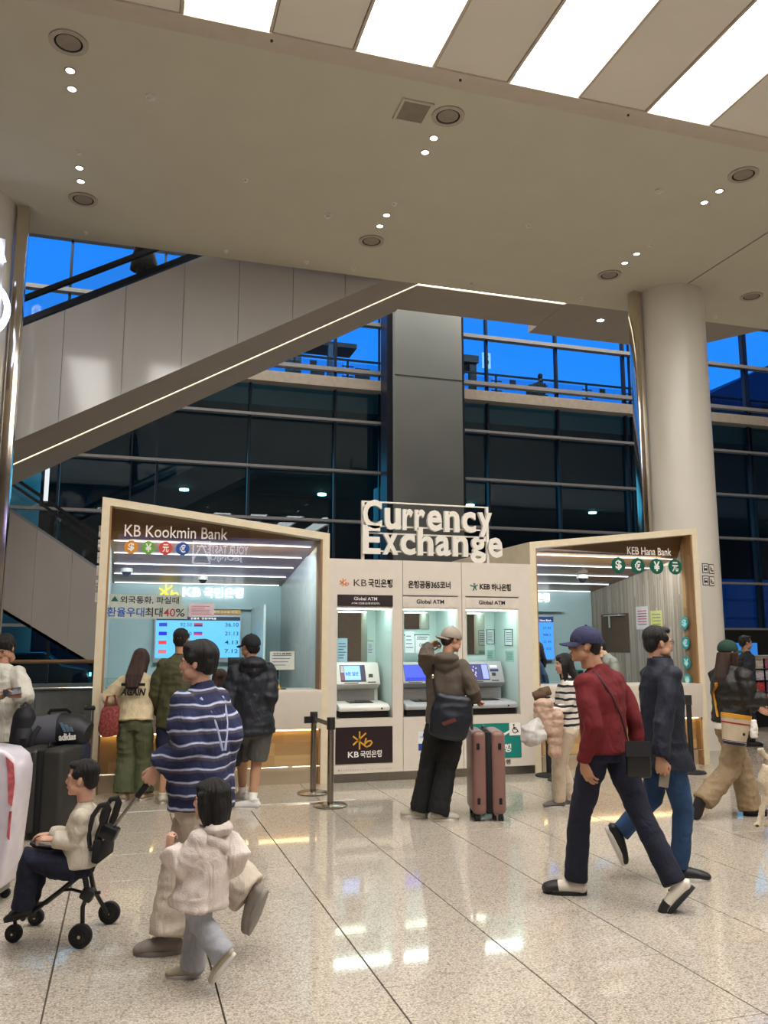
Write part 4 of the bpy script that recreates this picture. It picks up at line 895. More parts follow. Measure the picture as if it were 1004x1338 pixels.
ck = thing('checkin_screen', 'blue lit screens on a black frame far behind the green-capped woman', 'screen', (14, 18, 0))
g = ad_(985, 850, 20)
MB().box(g.x - 1.2, g.x + 1.2, g.y, g.y + .1, .9, 1.9).build('frame', M_dark, ck); MB().box(g.x - 1.1, g.x + .1, g.y - .02, g.y, 1.3, 1.6).build('screen', emis('far_blue', '2f78c8', .8), ck); MB().box(g.x - .9, g.x - .3, g.y - .02, g.y, .95, 1.25).build('panel', mat('far_white', 'a9a9ac', .5), ck); MB().box(g.x - 1, g.x - .9, g.y, g.y + .1, 0, .9).build('leg', M_dark, ck)
# ================================================================== PEOPLE
def remesh(mb, vox, smooth=2, wrinkle=0.0, wfreq=9.0, seed=0, decim=None):
    """union of the closed lofts in mb as one continuous skin"""
    me = mb.mesh(); o = bpy.data.objects.new('tmp', me)
    m = o.modifiers.new('r', 'REMESH'); m.mode = 'VOXEL'; m.voxel_size = vox; m.use_smooth_shade = True
    if smooth: q = o.modifiers.new('s', 'SMOOTH'); q.iterations = smooth; q.factor = .5
    m2 = evaluate(o)
    bpy.data.objects.remove(o); bpy.data.meshes.remove(me)
    if wrinkle:
        off = Vector((seed * 3.1, seed * 1.7, 0))
        m2.update(); ns = [v.normal.copy() for v in m2.vertices]
        for v, n in zip(m2.vertices, ns):
            p = v.co + off; q = Vector((p.x * wfreq, p.y * wfreq, p.z * wfreq * .55))
            d = noise.noise(q) + .5 * noise.noise(q * 2.1)
            r_ = 1 - abs(noise.noise(Vector((p.x * wfreq * .6, p.y * wfreq * .6, p.z * wfreq * 1.3)) + Vector((7, 3, 1)))) * 2
            v.co += n * wrinkle * (d * .8 + r_ * .5)
    return m2
def me_to(name, me, m, parent, off, kind=None, label=None):
    me.transform(Matrix.Translation(-off)); me.update()
    return link(name, me, m, parent, smooth=True, label=label, kind=kind)
def put(name, mb, m, parent, vox=.01, smooth=2, wrinkle=0., wfreq=9., seed=0, label=None):
    return me_to(name, remesh(mb, vox, smooth, wrinkle, wfreq, seed), m, parent, wl(parent), label=label)
def skin_mat(n, c): return mat('skin_' + n, c, .55, noise_amt=.03, scale=14)
def folds(m, strength=.55, dist=.03):
    n = m.node_tree; b = n.nodes['Principled BSDF']
    if n.nodes.get('fold_bump'): return m
    t = n.nodes.new('ShaderNodeTexCoord'); mp = n.nodes.new('ShaderNodeMapping'); mp.inputs['Scale'].default_value = (1, 1, .55); mp.inputs['Rotation'].default_value = (.5, .35, 0)
    x = n.nodes.new('ShaderNodeTexNoise'); x.inputs['Scale'].default_value = 9; x.inputs['Detail'].default_value = 2.5; x.inputs['Distortion'].default_value = 1.3
    a = n.nodes.new('ShaderNodeMath'); a.operation = 'SUBTRACT'; a.inputs[1].default_value = .5; q = n.nodes.new('ShaderNodeMath'); q.operation = 'ABSOLUTE'
    bp = n.nodes.new('ShaderNodeBump'); bp.name = 'fold_bump'; bp.inputs['Strength'].default_value = strength; bp.inputs['Distance'].default_value = dist
    n.links.new(t.outputs['Object'], mp.inputs[0]); n.links.new(mp.outputs[0], x.inputs['Vector']); n.links.new(x.outputs['Fac'], a.inputs[0]); n.links.new(a.outputs[0], q.inputs[0]); n.links.new(q.outputs[0], bp.inputs['Height'])
    if b.inputs['Normal'].links: n.links.new(b.inputs['Normal'].links[0].from_socket, bp.inputs['Normal'])
    n.links.new(bp.outputs[0], b.inputs['Normal']); return m
def fabric(n, c, rough=.85, b=.25, bs=180, na=.05, sc=6): return folds(mat('fabric_' + n, c, rough, noise_amt=na, scale=sc, bump=b, bscale=bs))
M_eye = mat('eye_white', 'd8d2cc', .3, noise_amt=0); M_iris = mat('iris_brow', '1c1411', .4, noise_amt=0); M_lip = mat('lip', 'a8645a', .5, noise_amt=0)
M_hair = mat('hair_black', '15100f', .45, noise_amt=.3, scale=3, bump=.6, bscale=90, stretch=(8, 8, .6)); M_hairb = mat('hair_brown', '3c2016', .45, noise_amt=.3, scale=3, bump=.6, bscale=90, stretch=(8, 8, .6))
_cache = {}
def head_geo():
    """canonical head: x right, y front, z up, 0 at the centre, 0.235 tall"""
    if 'head' in _cache: return _cache['head']
    b = MB()
    b.ell((0, -.014, .035), (.074, .094, .083), seg=24, rings=16); b.ell((0, .022, -.02), (.063, .068, .082), seg=24, rings=16)
    b.ell((0, .045, -.072), (.038, .038, .036), seg=16); b.ell((0, .068, -.092), (.02, .018, .017))
    b.ell((0, .072, .018), (.05, .018, .018)); b.ell((0, .078, .0), (.012, .012, .03)); b.tube([(0, .085, .012), (0, .098, -.022), (0, .094, -.032)], [(.008, .008), (.013, .011), (.011, .008)], 10, side=Vector((1, 0, 0)))
    for s in (-1, 1):
        b.ell((s * .012, .09, -.03), (.008, .008, .007)); b.ell((s * .036, .062, -.03), (.022, .018, .022)); b.ell((s * .05, .02, -.06), (.02, .04, .03))
        b.ell((s * .077, -.008, -.008), (.009, .018, .03), rot=Matrix.Rotation(.25, 3, 'X'))
    b.ell((0, .082, -.056), (.024, .013, .011))
    b.tube([(0, -.02, -.05), (0, -.03, -.15)], [.054, .052], 16)
    me = remesh(b, .0052, 3)
    for v in me.vertices:   # eye sockets and mouth line pressed in
        for s in (-1, 1):
            d = (Vector((v.co.x, v.co.y, v.co.z)) - Vector((s * .031, .084, .002))).length
            if d < .02: v.co.y -= .009 * (1 - d / .02)
    V = [v.co.copy() for v in me.vertices]; Fc = [list(p.vertices) for p in me.polygons]; MI = [0] * len(Fc); bpy.data.meshes.remove(me)
    def addb(bb, mi):
        k = len(V); V.extend(bb.v); Fc.extend([[i + k for i in f] for f in bb.f]); MI.extend([mi] * len(bb.f))
    for s in (-1, 1):
        addb(MB().ell((s * .031, .071, .002), (.0125, .0115, .0085), seg=12, rings=8), 1); addb(MB().ell((s * .031, .0795, .002), (.0055, .004, .0058), seg=10, rings=6), 2)
        addb(MB().tube([(s * .013, .088, .02), (s * .03, .087, .026), (s * .048, .076, .021)], [.003, .0038, .002], 6), 2)
        addb(MB().tube([(s * .018, .0815, .008), (s * .031, .0845, .0115), (s * .045, .077, .006)], [.0016, .002, .0014], 5), 2)
    addb(MB().ell((0, .0915, -.0515), (.022, .006, .0042), seg=12, rings=6), 3); addb(MB().ell((0, .091, -.0585), (.018, .006, .005), seg=12, rings=6), 3)
    _cache['head'] = (V, Fc, MI); return _cache['head']
def hand_geo(curl, spread=4.):
    key = ('hand', curl, spread)
    if key in _cache: return _cache[key]
    b = MB()
    b.tube([(0, -.03, 0), (0, 0, 0), (.002, .035, 0), (.0, .07, -.002), (0, .092, -.004)], [(.024, .019), (.026, .018), (.036, .016), (.041, .014), (.038, .011)], 14, side=Vector((1, 0, 0)))
    for x, y, L, r, sp in ((.030, .086, .074, .0088, 1), (.0105, .092, .082, .0092, .3), (-.0095, .089, .076, .0088, -.4), (-.029, .080, .060, .0078, -1.2)):
        p = Vector((x, y, -.003)); d = Vector((math.sin(math.radians(spread * sp)), math.cos(math.radians(spread * sp)), 0)); pts = [p - d * .015, p]; rr = [r * 1.05, r * 1.08]; a = 0
        for seg_, kk in zip((.42, .32, .26), (1.0, 1.15, .8)):
            a += math.radians(curl * kk); q = d * math.cos(a) + Vector((0, 0, -1)) * math.sin(a); p = p + q * L * seg_; pts.append(p); rr.append(r * (1 - .1 * len(rr) / 4))
        b.tube(pts, rr, 8, side=Vector((1, 0, 0))); b.ell(pts[-1], (rr[-1],) * 3, seg=8, rings=6)
    c_ = math.radians(curl)
    pts = [Vector((.018, .018, -.004)), Vector((.038, .042, -.010)), Vector((.050, .068, -.014 - .012 * math.sin(c_))), Vector((.050 - .012 * math.sin(c_), .093, -.018 - .022 * math.sin(c_)))]
    b.tube(pts, [.0145, .0125, .0105, .0088], 10); b.ell(pts[-1], (.0088,) * 3, seg=8, rings=6)
    me = remesh(b, .0033, 1); V = [v.co.copy() for v in me.vertices]; Fc = [list(p.vertices) for p in me.polygons]; bpy.data.meshes.remove(me)
    _cache[key] = (V, Fc); return _cache[key]
def ik(a, c, l1, l2, bend):
    d = c - a; L = max(min(d.length, (l1 + l2) * .999), abs(l1 - l2) + .01); u = d.normalized()
    x = (l1 * l1 - l2 * l2 + L * L) / (2 * L); h = math.sqrt(max(l1 * l1 - x * x, 0)); b = bend - u * bend.dot(u)
    b = b.normalized() if b.length > 1e-6 else u.orthogonal()
    return a + u * x + b * h, a + u * L
def heading(phi): return RT * math.cos(math.radians(phi)) + FH * math.sin(math.radians(phi))
ZUP = Vector((0, 0, 1))
class Person:
    """pose given by head centre, neck, pelvis, wrists and ankles; limbs solved with two-bone IK"""
    def __init__(s, label, D, H, head, neck, pelvis, phi, legs, arms, look=None, child=False, female=False, skin='c99a7e', group=None, sw=None, pitch=0, neck_off=0, pelvis_off=0, body=1.0, head_off=None, mesh_head=True, scale_limb=1.0, vox=.011):
        s.H = H; s.D = D; k = H / 1.72; s.k = k; s.bw = body
        s.h = heading(phi); s.r = s.h.cross(ZUP)      # forward, right
        J = lambda p, off=0: ad_(p[0], p[1], D + off)
        s.neck = J(neck, neck_off); s.pel = J(pelvis, pelvis_off); s.headc = J(head, neck_off if head_off is None else head_off)
        s.look = heading(look if look is not None else phi); s.pitch = pitch
        sw = sw or (.185 if not female else .165) * k; s.sw = sw
        s.ax_ = (s.neck - s.pel).normalized()
        s.chest = s.neck - s.ax_ * .10 * k
        s.sh = {1: s.neck - s.ax_ * .085 * k + s.r * sw * .96, -1: s.neck - s.ax_ * .085 * k - s.r * sw * .96}
        hw = .085 * k; s.hip = {1: s.pel + s.r * hw - s.ax_ * .02, -1: s.pel - s.r * hw - s.ax_ * .02}
        L1, L2 = .252 * H * scale_limb, .245 * H * scale_limb; A1, A2 = .172 * H, .15 * H
        s.leg = {}; s.arm = {}
        for sd, spec in legs.items():
            p, off = spec['a'], spec.get('off', 0)
            an = az(p[0], p[1], .085 * k) if spec.get('flat', True) else ad_(p[0], p[1], D + off)
            bend = spec.get('bend', s.h); bend = heading(bend) if isinstance(bend, (int, float)) else bend
            mx = spec.get('slack', 1.012 if spec.get('flat', True) else 1.06); q_ = min(1, (an - s.hip[sd]).length * mx / (L1 + L2))
            if 'bend' in spec: q_ = 1
            if q_ < .9: print('leg short', label[:30], sd, round(q_, 2))
            kn, an2 = ik(s.hip[sd], an, L1 * q_, L2 * q_, bend)
            reach = (an - s.hip[sd]).length
            if reach > (L1 + L2) * 1.03: kn = s.hip[sd] + (an - s.hip[sd]) * (L1 / (L1 + L2)); print('leg long', label[:30], round(reach / (L1 + L2), 2))
            if reach > (L1 + L2): an2 = an
            s.leg[sd] = (s.hip[sd], kn, an, spec)
        for sd, spec in arms.items():
            if 'p' in spec: wr = spec['p']
            else: wr = ad_(spec['w'][0], spec['w'][1], D + spec.get('off', 0))
            bend = spec.get('bend', -s.h - ZUP * .4)
            if 'e' in spec:
                el_t = ad_(spec['e'][0], spec['e'][1], D + spec.get('eoff', spec.get('off', 0) / 2)); bend = el_t - (s.sh[sd] + wr) / 2; u_ = (wr - s.sh[sd]).normalized(); bend = bend - u_ * bend.dot(u_) - s.h * .12
            q_ = max(.74, min(1, (wr - s.sh[sd]).length * spec.get('fit', 1.25) / (A1 + A2)))
            el, wr2 = ik(s.sh[sd], wr, A1 * q_, A2 * q_, bend)
            if (wr - s.sh[sd]).length > (A1 + A2) * 1.06: print('arm long', label[:30], sd, round((wr - s.sh[sd]).length / (A1 + A2), 2))
            s.arm[sd] = (s.sh[sd], el, wr2, spec)
        # head frame
        up = ZUP; lk = s.look.normalized(); right = lk.cross(ZUP).normalized()
        Rp = Matrix.Rotation(math.radians(pitch), 3, right); lk = Rp @ lk; up = Rp @ up
        s.hs = (H * .133 / .235) if not child else H * .19 / .235 * (1 if H > .95 else 1.05)
        s.hs = min(s.hs, 1.02) if not child else s.hs
        s.HM = Matrix.Translation(s.headc) @ Matrix((right, lk, up)).transposed().to_4x4() @ Matrix.Scale(s.hs, 4)
        # ---- body mesh (one object)
        b = MB(); k2 = k * body
        b.tube([s.pel - s.ax_ * .09 * k, s.pel, s.pel + s.ax_ * .16 * k, s.chest - s.ax_ * .05, s.neck - s.ax_ * .05 * k, s.neck], [(.12 * k2, .09 * k2), (.145 * k2, .1 * k2), (.12 * k2, .085 * k2), (.145 * k2, .1 * k2), (sw * .86, .07 * k2), (.05 * k2, .05 * k2)], 20, side=s.r)
        b.tube([s.neck - s.ax_ * .04, s.neck + (s.headc - s.neck) * .75], [.056 * k, .05 * k], 14)
        for sd, (h_, kn, an, sp) in s.leg.items(): b.tube([h_, h_ * .5 + kn * .5, kn, kn * .65 + an * .35, an], [.082 * k2, .07 * k2, .052 * k2, .05 * k2, .034 * k2], 14)
        for sd, (s_, el, wr, sp) in s.arm.items(): b.tube([s_ + (s.chest - s_) * .25, s_ * .55 + el * .45, el, el * .7 + wr * .3, wr], [.044 * k2, .042 * k2, .036 * k2, .034 * k2, .024 * k2], 12)
        me = remesh(b, .013 * max(k, .75), 2)
        V = [v.co.copy() for v in me.vertices]; Fc = [list(p.vertices) for p in me.polygons]; MI = [0] * len(Fc); bpy.data.meshes.remove(me)
        hv, hf, hm = head_geo(); n0 = len(V); V += [s.HM @ v for v in hv]; Fc += [[i + n0 for i in f] for f in hf]; MI += hm
        for sd, (s_, el, wr, sp) in s.arm.items():
            if sp.get('nohand'): continue
            gv, gf = hand_geo(sp.get('curl', 24)); hd = sp.get('dir'); f = (wr - el).normalized()
            if hd is not None: f = hd.normalized()
            back = sp.get('back', s.r * sd); back = back - f * back.dot(f); back.normalize(); x = f.cross(back) 
            # thumb on +x of the local frame; mirror for the other hand
            thumb = sp.get('thumb', s.h); mir = 1 if x.dot(thumb) >= 0 else -1
            Mx = Matrix.Translation(wr) @ Matrix((x * mir, f, back)).transposed().to_4x4() @ Matrix.Scale(k * sp.get('hs', 1.0), 4)
            n0 = len(V); V += [Mx @ v for v in gv]; Fc += [([i + n0 for i in q] if mir > 0 else [i + n0 for i in q][::-1]) for q in gf]; MI += [0] * len(gf)
            s.arm[sd] = (s_, el, wr, dict(sp, M=Mx))
        base = Vector((s.pel.x, s.pel.y, 0)); me = bpy.data.meshes.new('body'); me.from_pydata([tuple(v - base) for v in V], [], Fc); me.polygons.foreach_set('material_index', MI); me.update()
        s.o = link('person', me, [skin_mat(skin, skin), M_eye, M_iris, M_lip], smooth=True); s.o.location = base
        tag(s.o, label, 'person', group)
    # ---- clothes
    def top(s, m, name='jacket', hem=.10, w=(.175, .13), chest=(.175, .125), sleeve=(.075, .062, .05), slen=1.0, hemw=None, wr=.008, collar=.06, wf=8, hood=False, seed=1, arms=(1, -1), hem_dir=None):
        k = s.k * s.bw; b = MB(); hd = (hem_dir or s.ax_); hp = s.pel - hd * hem * s.k; hw = hemw or w
        b.tube([hp, s.pel + s.ax_ * .02, s.pel + s.ax_ * .15 * s.k, s.chest - s.ax_ * .06 * s.k, s.neck - s.ax_ * .075 * s.k, s.neck - s.ax_ * .025 * s.k, s.neck + s.ax_ * .015, s.neck + s.ax_ * .03], [(hw[0] * k, hw[1] * k), (w[0] * k, w[1] * k), (w[0] * .95 * k, w[1] * .95 * k), (chest[0] * k, chest[1] * k), (s.sw * 1.0, chest[1] * .8 * k), (s.sw * .66, .08 * k), (collar * k, collar * k), (collar * .96 * k, collar * .96 * k)], 26, side=s.r)
        for sd in arms:
            s_, el, wr_, sp = s.arm[sd]; end = el + (wr_ - el) * (slen - 1 if slen > 1 else 1) if slen >= 1 else s_ + (el - s_) * slen
            b.ell(s_ + (s.chest - s_) * .12, (sleeve[0] * k * .9,) * 3, seg=16); pts = [s_ + (s.chest - s_) * .2, s_ * .55 + el * .45, el, el * .45 + wr_ * .55, el + (wr_ - el) * .97]
            rr = [sleeve[0] * k * .9, (sleeve[0] + sleeve[1]) / 2 * k, sleeve[1] * k, (sleeve[1] + sleeve[2]) / 2 * k, sleeve[2] * k]
            if slen < 1: pts = pts[:3]; rr = rr[:3]
            b.tube(pts, rr, 16)
        if hood:
            c = s.neck - s.h * .075 * k + ZUP * .0; b.ell(c, (.12 * k, .12 * k, .055 * k)); b.tube([s.neck + s.h * .05 - s.r * .08 * k, s.neck - s.h * .08 * k - s.r * .09 * k - ZUP * .05, s.neck - s.h * .12 * k - ZUP * .09, s.neck - s.h * .08 * k + s.r * .09 * k - ZUP * .05, s.neck + s.h * .05 + s.r * .08 * k], [.03 * k, .045 * k, .055 * k, .045 * k, .03 * k], 12)
        return put(name, b, m, s.o, .0095 * max(.75, s.k), 2, wr * 1.5 * s.k, wf * 1.25, seed)
    def trousers(s, m, name='trousers', r=(.1, .075, .075), waist=(.155, .12), length=1.0, wr=.006, seed=2, drop=.0, wf=9, hemr=None):
        k = s.k * s.bw; b = MB()
        b.tube([s.pel - ZUP * .10 * k, s.pel - ZUP * .03 * k, s.pel + s.ax_ * .12 * k], [(waist[0] * .9 * k, waist[1] * .95 * k), (waist[0] * 1.03 * k, waist[1] * 1.03 * k), (waist[0] * .8 * k, waist[1] * .8 * k)], 22, side=s.r)
        for sd, (h_, kn, an, sp) in s.leg.items():
            if length > .5:
                t = (length - .5) * 2; e = kn + (an - kn) * t; pts = [h_ + ZUP * .0, h_ * .6 + kn * .4, kn, kn * .5 + e * .5, e]; rr = [r[0] * .84 * k, (r[0] * .6 + r[1] * .4) * k, r[1] * k, (r[1] + r[2]) / 2 * k, r[2] * k]
            else:
                e = h_ + (kn - h_) * length * 2; pts = [h_ + ZUP * .03, h_ * .5 + e * .5, e]; rr = [r[0] * k, r[0] * k, r[1] * k]
            b.tube(pts, rr, 16)
        return put(name, b, m, s.o, .0095 * max(.75, s.k), 2, wr * 1.5 * s.k, wf * 1.25, seed)
    def shoes(s, m, sole, L=.27, style='sneaker', m2=None, sides=None):
        for sd, (h_, kn, an, sp) in s.leg.items():
            if sides and sd not in sides: continue
            k = s.k * sp.get('fs', 1)
            if sp.get('flat', True):
                d = heading(sp['toe']) if 'toe' in sp else s.h; up = ZUP
            else:
                tp = ad_(sp['t'][0], sp['t'][1], s.D + sp.get('toff', sp.get('off', 0))); d = (tp - an).normalized(); sh = (an - kn).normalized()
                # foot leaves the ankle roughly square to the shank
                up = (-sh) - d * (-sh).dot(d); up.normalize()
                ang = math.radians(sp.get('tip', 18)); d = (d * math.cos(ang) + up * math.sin(ang)).normalized(); up = ((-sh) - d * (-sh).dot(d)).normalized()
            x = d.cross(up).normalized(); z0 = an - up * .085 * k
            P = lambda a, zz, side=0: z0 + d * (a * L * k) + up * (zz * k) + x * side * k
            b = MB(); b.tube([P(-.26, .035), P(-.2, .045), P(.0, .05), P(.25, .045), P(.5, .036), P(.66, .028), P(.73, .024)], [(.024 * k, .02 * k), (.041 * k, .037 * k), (.045 * k, .047 * k), (.048 * k, .042 * k), (.054 * k, .034 * k), (.043 * k, .025 * k), (.018 * k, .014 * k)], 16, side=x)
            b.tube([P(-.06, .05), P(-.07, .105 if style != 'low' else .08)], [(.04 * k, .045 * k), (.037 * k, .042 * k)], 14, side=x)
            up_ = put('shoe', b, m, s.o, .0065, 1)
            q = MB(); n = 22; pts = []
            for i in range(n):
                a = 2 * math.pi * i / n; ca, sa = math.cos(a), math.sin(a); wd = .053 * (1 - .12 * (ca < 0)) * (1 + .08 * ca); pts.append(P(.24 + .5 * ca, -.002, wd * sa * (1 - .25 * max(0, ca) ** 3)))
            q.prism(pts, up * .026 * k); q.build('sole', sole, up_, .004 * k, seg=2)
            if m2 is not None:
                e = MB(); e.tube([P(.38, .046), P(.55, .038), P(.69, .03), P(.755, .026)], [(.056 * k, .038 * k), (.056 * k, .036 * k), (.047 * k, .029 * k), (.016 * k, .012 * k)], 14, side=x); e.build('toe_cap', m2, up_, smooth=True)
            lc = MB()
            for j in range(4): lc.tube([P(.18 + .075 * j, .088 - .011 * j, -.022), P(.19 + .075 * j, .093 - .011 * j, 0), P(.18 + .075 * j, .088 - .011 * j, .022)], [.004 * k] * 3, 6)
            lc.build('laces', sole, up_)
    def hair(s, style='short', m=None, drop=.25, wr=.003, name='hair', under=False):
        m = m or M_hair; b = MB(); 
        if style in ('short', 'crop', 'thick'):
            t = {'short': .0, 'crop': -.004, 'thick': .012}[style]
            b.ell((0, -.024, .046), (.082 + t, .093 + t, .082 + t), seg=24, rings=16); b.ell((0, -.06, .0), (.074 + t, .05 + t, .075), seg=20, rings=14); b.ell((0, .035, .088), (.062 + t, .05, .028 + t), seg=18)
            for sd in (-1, 1): b.ell((sd * .068, .0, .032), (.016 + t, .05, .036), seg=14)
            if style == 'thick':
                b.ell((0, .05, .07), (.066, .035, .035)); 
                for sd in (-1, 1): b.ell((sd * .066, -.03, .0), (.018, .04, .05))
        else:
            b.ell((0, -.018, .042), (.09, .1, .088), seg=24, rings=16); b.ell((0, .045, .075), (.062, .045, .035))
            bl = {'bob': .12, 'long': .24, 'longer': .36}.get(style, drop); yb = 0 if style == 'bob' else .06
            b.tube([(0, -.03, .03), (0, -.06, -.04), (0, -.06 - yb, -.04 - bl * .6), (0, -.055 - yb, -.04 - bl)], [(.09, .08), (.094, .062), (.09 if style == 'bob' else .1, .045), (.075 if style == 'bob' else .075, .028)], 22, side=Vector((1, 0, 0)))
            for sd in (-1, 1): b.tube([(sd * .07, .01, .05), (sd * .083, .015, -.01), (sd * .078, .012, -.06), (sd * .068, -.01, -.04 - bl * .8)], [(.02, .045), (.02, .04), (.019, .034), (.014, .025)], 12, side=Vector((1, 0, 0)))
        me = remesh(b, .006, 2)
        for v in me.vertices:
            p = v.co
            if under and p.z > -.005:
                q = Vector((p.x / .084, (p.y + .014) / .099, (p.z - .03) / .088)); l_ = q.length
                if l_ > 1: v.co = Vector((p.x / l_, (p.y + .014) / l_ - .014, (p.z - .03) / l_ + .03)); 
                continue
            a = math.atan2(p.x, -p.y); v.co += v.normal * (noise.noise(Vector((a * 7, p.z * 6, 0))) * .006 + noise.noise(Vector((a * 22, p.z * 9, 3))) * .003)
        me.transform(s.HM); return me_to(name, me, m, s.o, wl(s.o))
    def cap(s, m, brim=0.0, name='cap'):
        """brim: turn of the visor in degrees from the look direction"""
        b = MB(); vs = []; fs = []; n = 24; R_ = 8
        for i in range(R_ + 1):
            a = math.pi / 2 * i / R_
            for j in range(n): t = 2 * math.pi * j / n; vs.append((.092 * math.sin(a) * math.cos(t), -.014 + .108 * math.sin(a) * math.sin(t), .03 + .098 * math.cos(a)))
        for i in range(R_):
            for j in range(n): fs.append((i * n + j, (i + 1) * n + j, (i + 1) * n + (j + 1) % n, i * n + (j + 1) % n))
        k0 = len(vs); 
        for j in range(n): t = 2 * math.pi * j / n; vs.append((.089 * math.cos(t), -.014 + .105 * math.sin(t), .012)); 
        for j in range(n): fs.append((R_ * n + j, k0 + j, k0 + (j + 1) % n, R_ * n + (j + 1) % n))
        b.add(vs, fs); b.xf(s.HM); c = b.build(name, m, s.o, smooth=True)
        v = MB(); T = []; rr = math.radians(brim)
        for i in range(13):
            a = math.radians(20 + 140 * i / 12); T.append((.088 * math.cos(a), -.014 + .1 * math.sin(a), .022)); 
        O = [(.086 * math.cos(math.radians(15 + 150 * i / 12)), -.0 + .165 * max(.05, math.sin(math.radians(15 + 150 * i / 12))) ** .8 + .0, .012 - .02 * abs(math.cos(math.radians(15 + 150 * i / 12)))) for i in range(13)]
        v.add(T + O + [(p[0], p[1], p[2] - .005) for p in T] + [(p[0], p[1], p[2] - .005) for p in O], [(i, i + 1, i + 14, i + 13) for i in range(12)] + [(i + 26, i + 39, i + 40, i + 27) for i in range(12)] + [(i + 13, i + 14, i + 40, i + 39) for i in range(12)])
        v.xf(s.HM @ Matrix.Rotation(rr, 4, 'Z')); v.build('visor', m, c, smooth=True)
        d = MB().ell((0, -.014, .13), (.01, .01, .006), seg=10, rings=6); d.xf(s.HM); d.build('button', m, c, smooth=True)
        return c
    def glasses(s):
        g = MB()
        for sd in (-1, 1): g.tube([Vector((sd * .031 + .02 * math.cos(a * .524), .094, .003 + .015 * math.sin(a * .524))) for a in range(13)], [.0015] * 13, 5); g.tube([(sd * .05, .092, .006), (sd * .078, -.01, .006)], [.0015, .0015], 5)
        g.tube([(-.011, .095, .006), (.011, .095, .006)], [.0015, .0015], 5); g.xf(s.HM); g.build('glasses', M_black, s.o)
def straps(name, pts, w, m, parent, th=.004, nrm=None):
    """flat band following points"""
    P = [Vector(p) for p in pts]; return MB().tube(P, [(w, th)] * len(P), 8, side=nrm).build(name, m, parent, smooth=True)
M_sole_w = mat('sole_white', 'd8d4cc', .6); M_sole_k = mat('sole_black', '1b1b1d', .7); M_sole_g = mat('sole_grey', '8d8880', .7)
DOWN = -ZUP
def stripe_mat(name, base, s1, s2, freq=15.0, w=.22, tilt=(0, 0, 1), xlines=False):
    m = bpy.data.materials.new(name); m.use_nodes = True; n = m.node_tree; b = n.nodes['Principled BSDF']; b.inputs['Roughness'].default_value = .9
    t = n.nodes.new('ShaderNodeTexCoord'); vm = n.nodes.new('ShaderNodeVectorMath'); vm.operation = 'DOT_PRODUCT'; vm.inputs[1].default_value = tilt
    nz_ = n.nodes.new('ShaderNodeTexNoise'); nz_.inputs['Scale'].default_value = 5; n.links.new(t.outputs['Object'], nz_.inputs['Vector']); n.links.new(t.outputs['Object'], vm.inputs[0])
    def Mt(op, a, b_=None):
        q = n.nodes.new('ShaderNodeMath'); q.operation = op
        for i, v in enumerate((a, b_)):
            if v is None: continue
            if isinstance(v, (int, float)): q.inputs[i].default_value = v
            else: n.links.new(v, q.inputs[i])
        return q.outputs[0]
    ph = Mt('FRACT', Mt('MULTIPLY', Mt('ADD', vm.outputs['Value'], Mt('MULTIPLY', nz_.outputs['Fac'], .07)), freq))
    r = n.nodes.new('ShaderNodeValToRGB'); e = r.color_ramp.elements; r.color_ramp.interpolation = 'LINEAR'
    e[0].position = 0; e[0].color = lin(base); e[1].position = 1; e[1].color = lin(base)
    for p, c in ((.34, base), (.42, s1), (.56, s1), (.62, s2), (.70, s2), (.78, base)): q = e.new(p); q.color = lin(c)
    n.links.new(ph, r.inputs[0]); n.links.new(r.outputs[0], b.inputs['Base Color']); MATS[name] = m; return folds(m)
from mathutils.bvhtree import BVHTree
def drape(name, obj, pts, w, m, parent, d=None, off=.006, th=.003):
    d = d or FH; base = wl(obj); bv = BVHTree.FromPolygons([v.co + base for v in obj.data.vertices], [list(p.vertices) for p in obj.data.polygons]); out = []
    P = [Vector(p) for p in pts]; S = []
    for a, b_ in zip(P, P[1:]): S += [a.lerp(b_, i / 8) for i in range(8)]
    S.append(P[-1])
    for p in S:
        h = bv.ray_cast(p - d * .6, d, 1.2)
        out.append(h[0] - d * off if h[0] is not None else p)
    for _ in range(3): out = [out[0]] + [out[i] * .5 + (out[i - 1] + out[i + 1]) * .25 for i in range(1, len(out) - 1)] + [out[-1]]
    return straps(name, out, w, m, parent, th)
# 1 man in the red sweater
p = Person('man in dark red sweater, navy trousers and blue cap striding left past the booth', 5.6, 1.76, (764, 843), (783, 874), (790, 972), 128,
    {-1: dict(a=(752, 1150), toe=168), 1: dict(a=(883, 1156), off=-.23, flat=False, t=(872, 1186), tip=20)},
    {-1: dict(w=(763, 996), off=-.12, e=(750, 945), fit=1.06, dir=heading(0) * .3 - ZUP, curl=22, thumb=heading(180), back=heading(220)), 1: dict(w=(834, 982), off=.1, fit=1.02, curl=40)}, look=172, skin='b98a6c')
jk = p.top(fabric('wine', '6a1018'), 'sweater', hem=.05, w=(.17, .13), chest=(.175, .13), hemw=(.172, .135), sleeve=(.072, .056, .042), wr=.007)
p.trousers(fabric('navy', '11152a'), r=(.098, .07, .072), length=.99); p.shoes(mat('shoe_cream', 'd8cfc0', .5), M_sole_k, .275, m2=mat('shoe_black', '201d1c', .5)); p.hair('crop', M_hair, under=True); p.cap(fabric('cap_blue', '2f3152'), 0)
b = MB(); c = ad_(834, 988, 5.42); b.box(-.075, .075, -.03, .03, -.13, .09); b.xf(Matrix.Translation(c) @ Matrix.Rotation(math.radians(-25), 4, 'Z'))
t = thing('crossbody_bag', 'small black crossbody bag on the hip of the man in red', 'bag', c); b.build('body', M_black, t, .02)
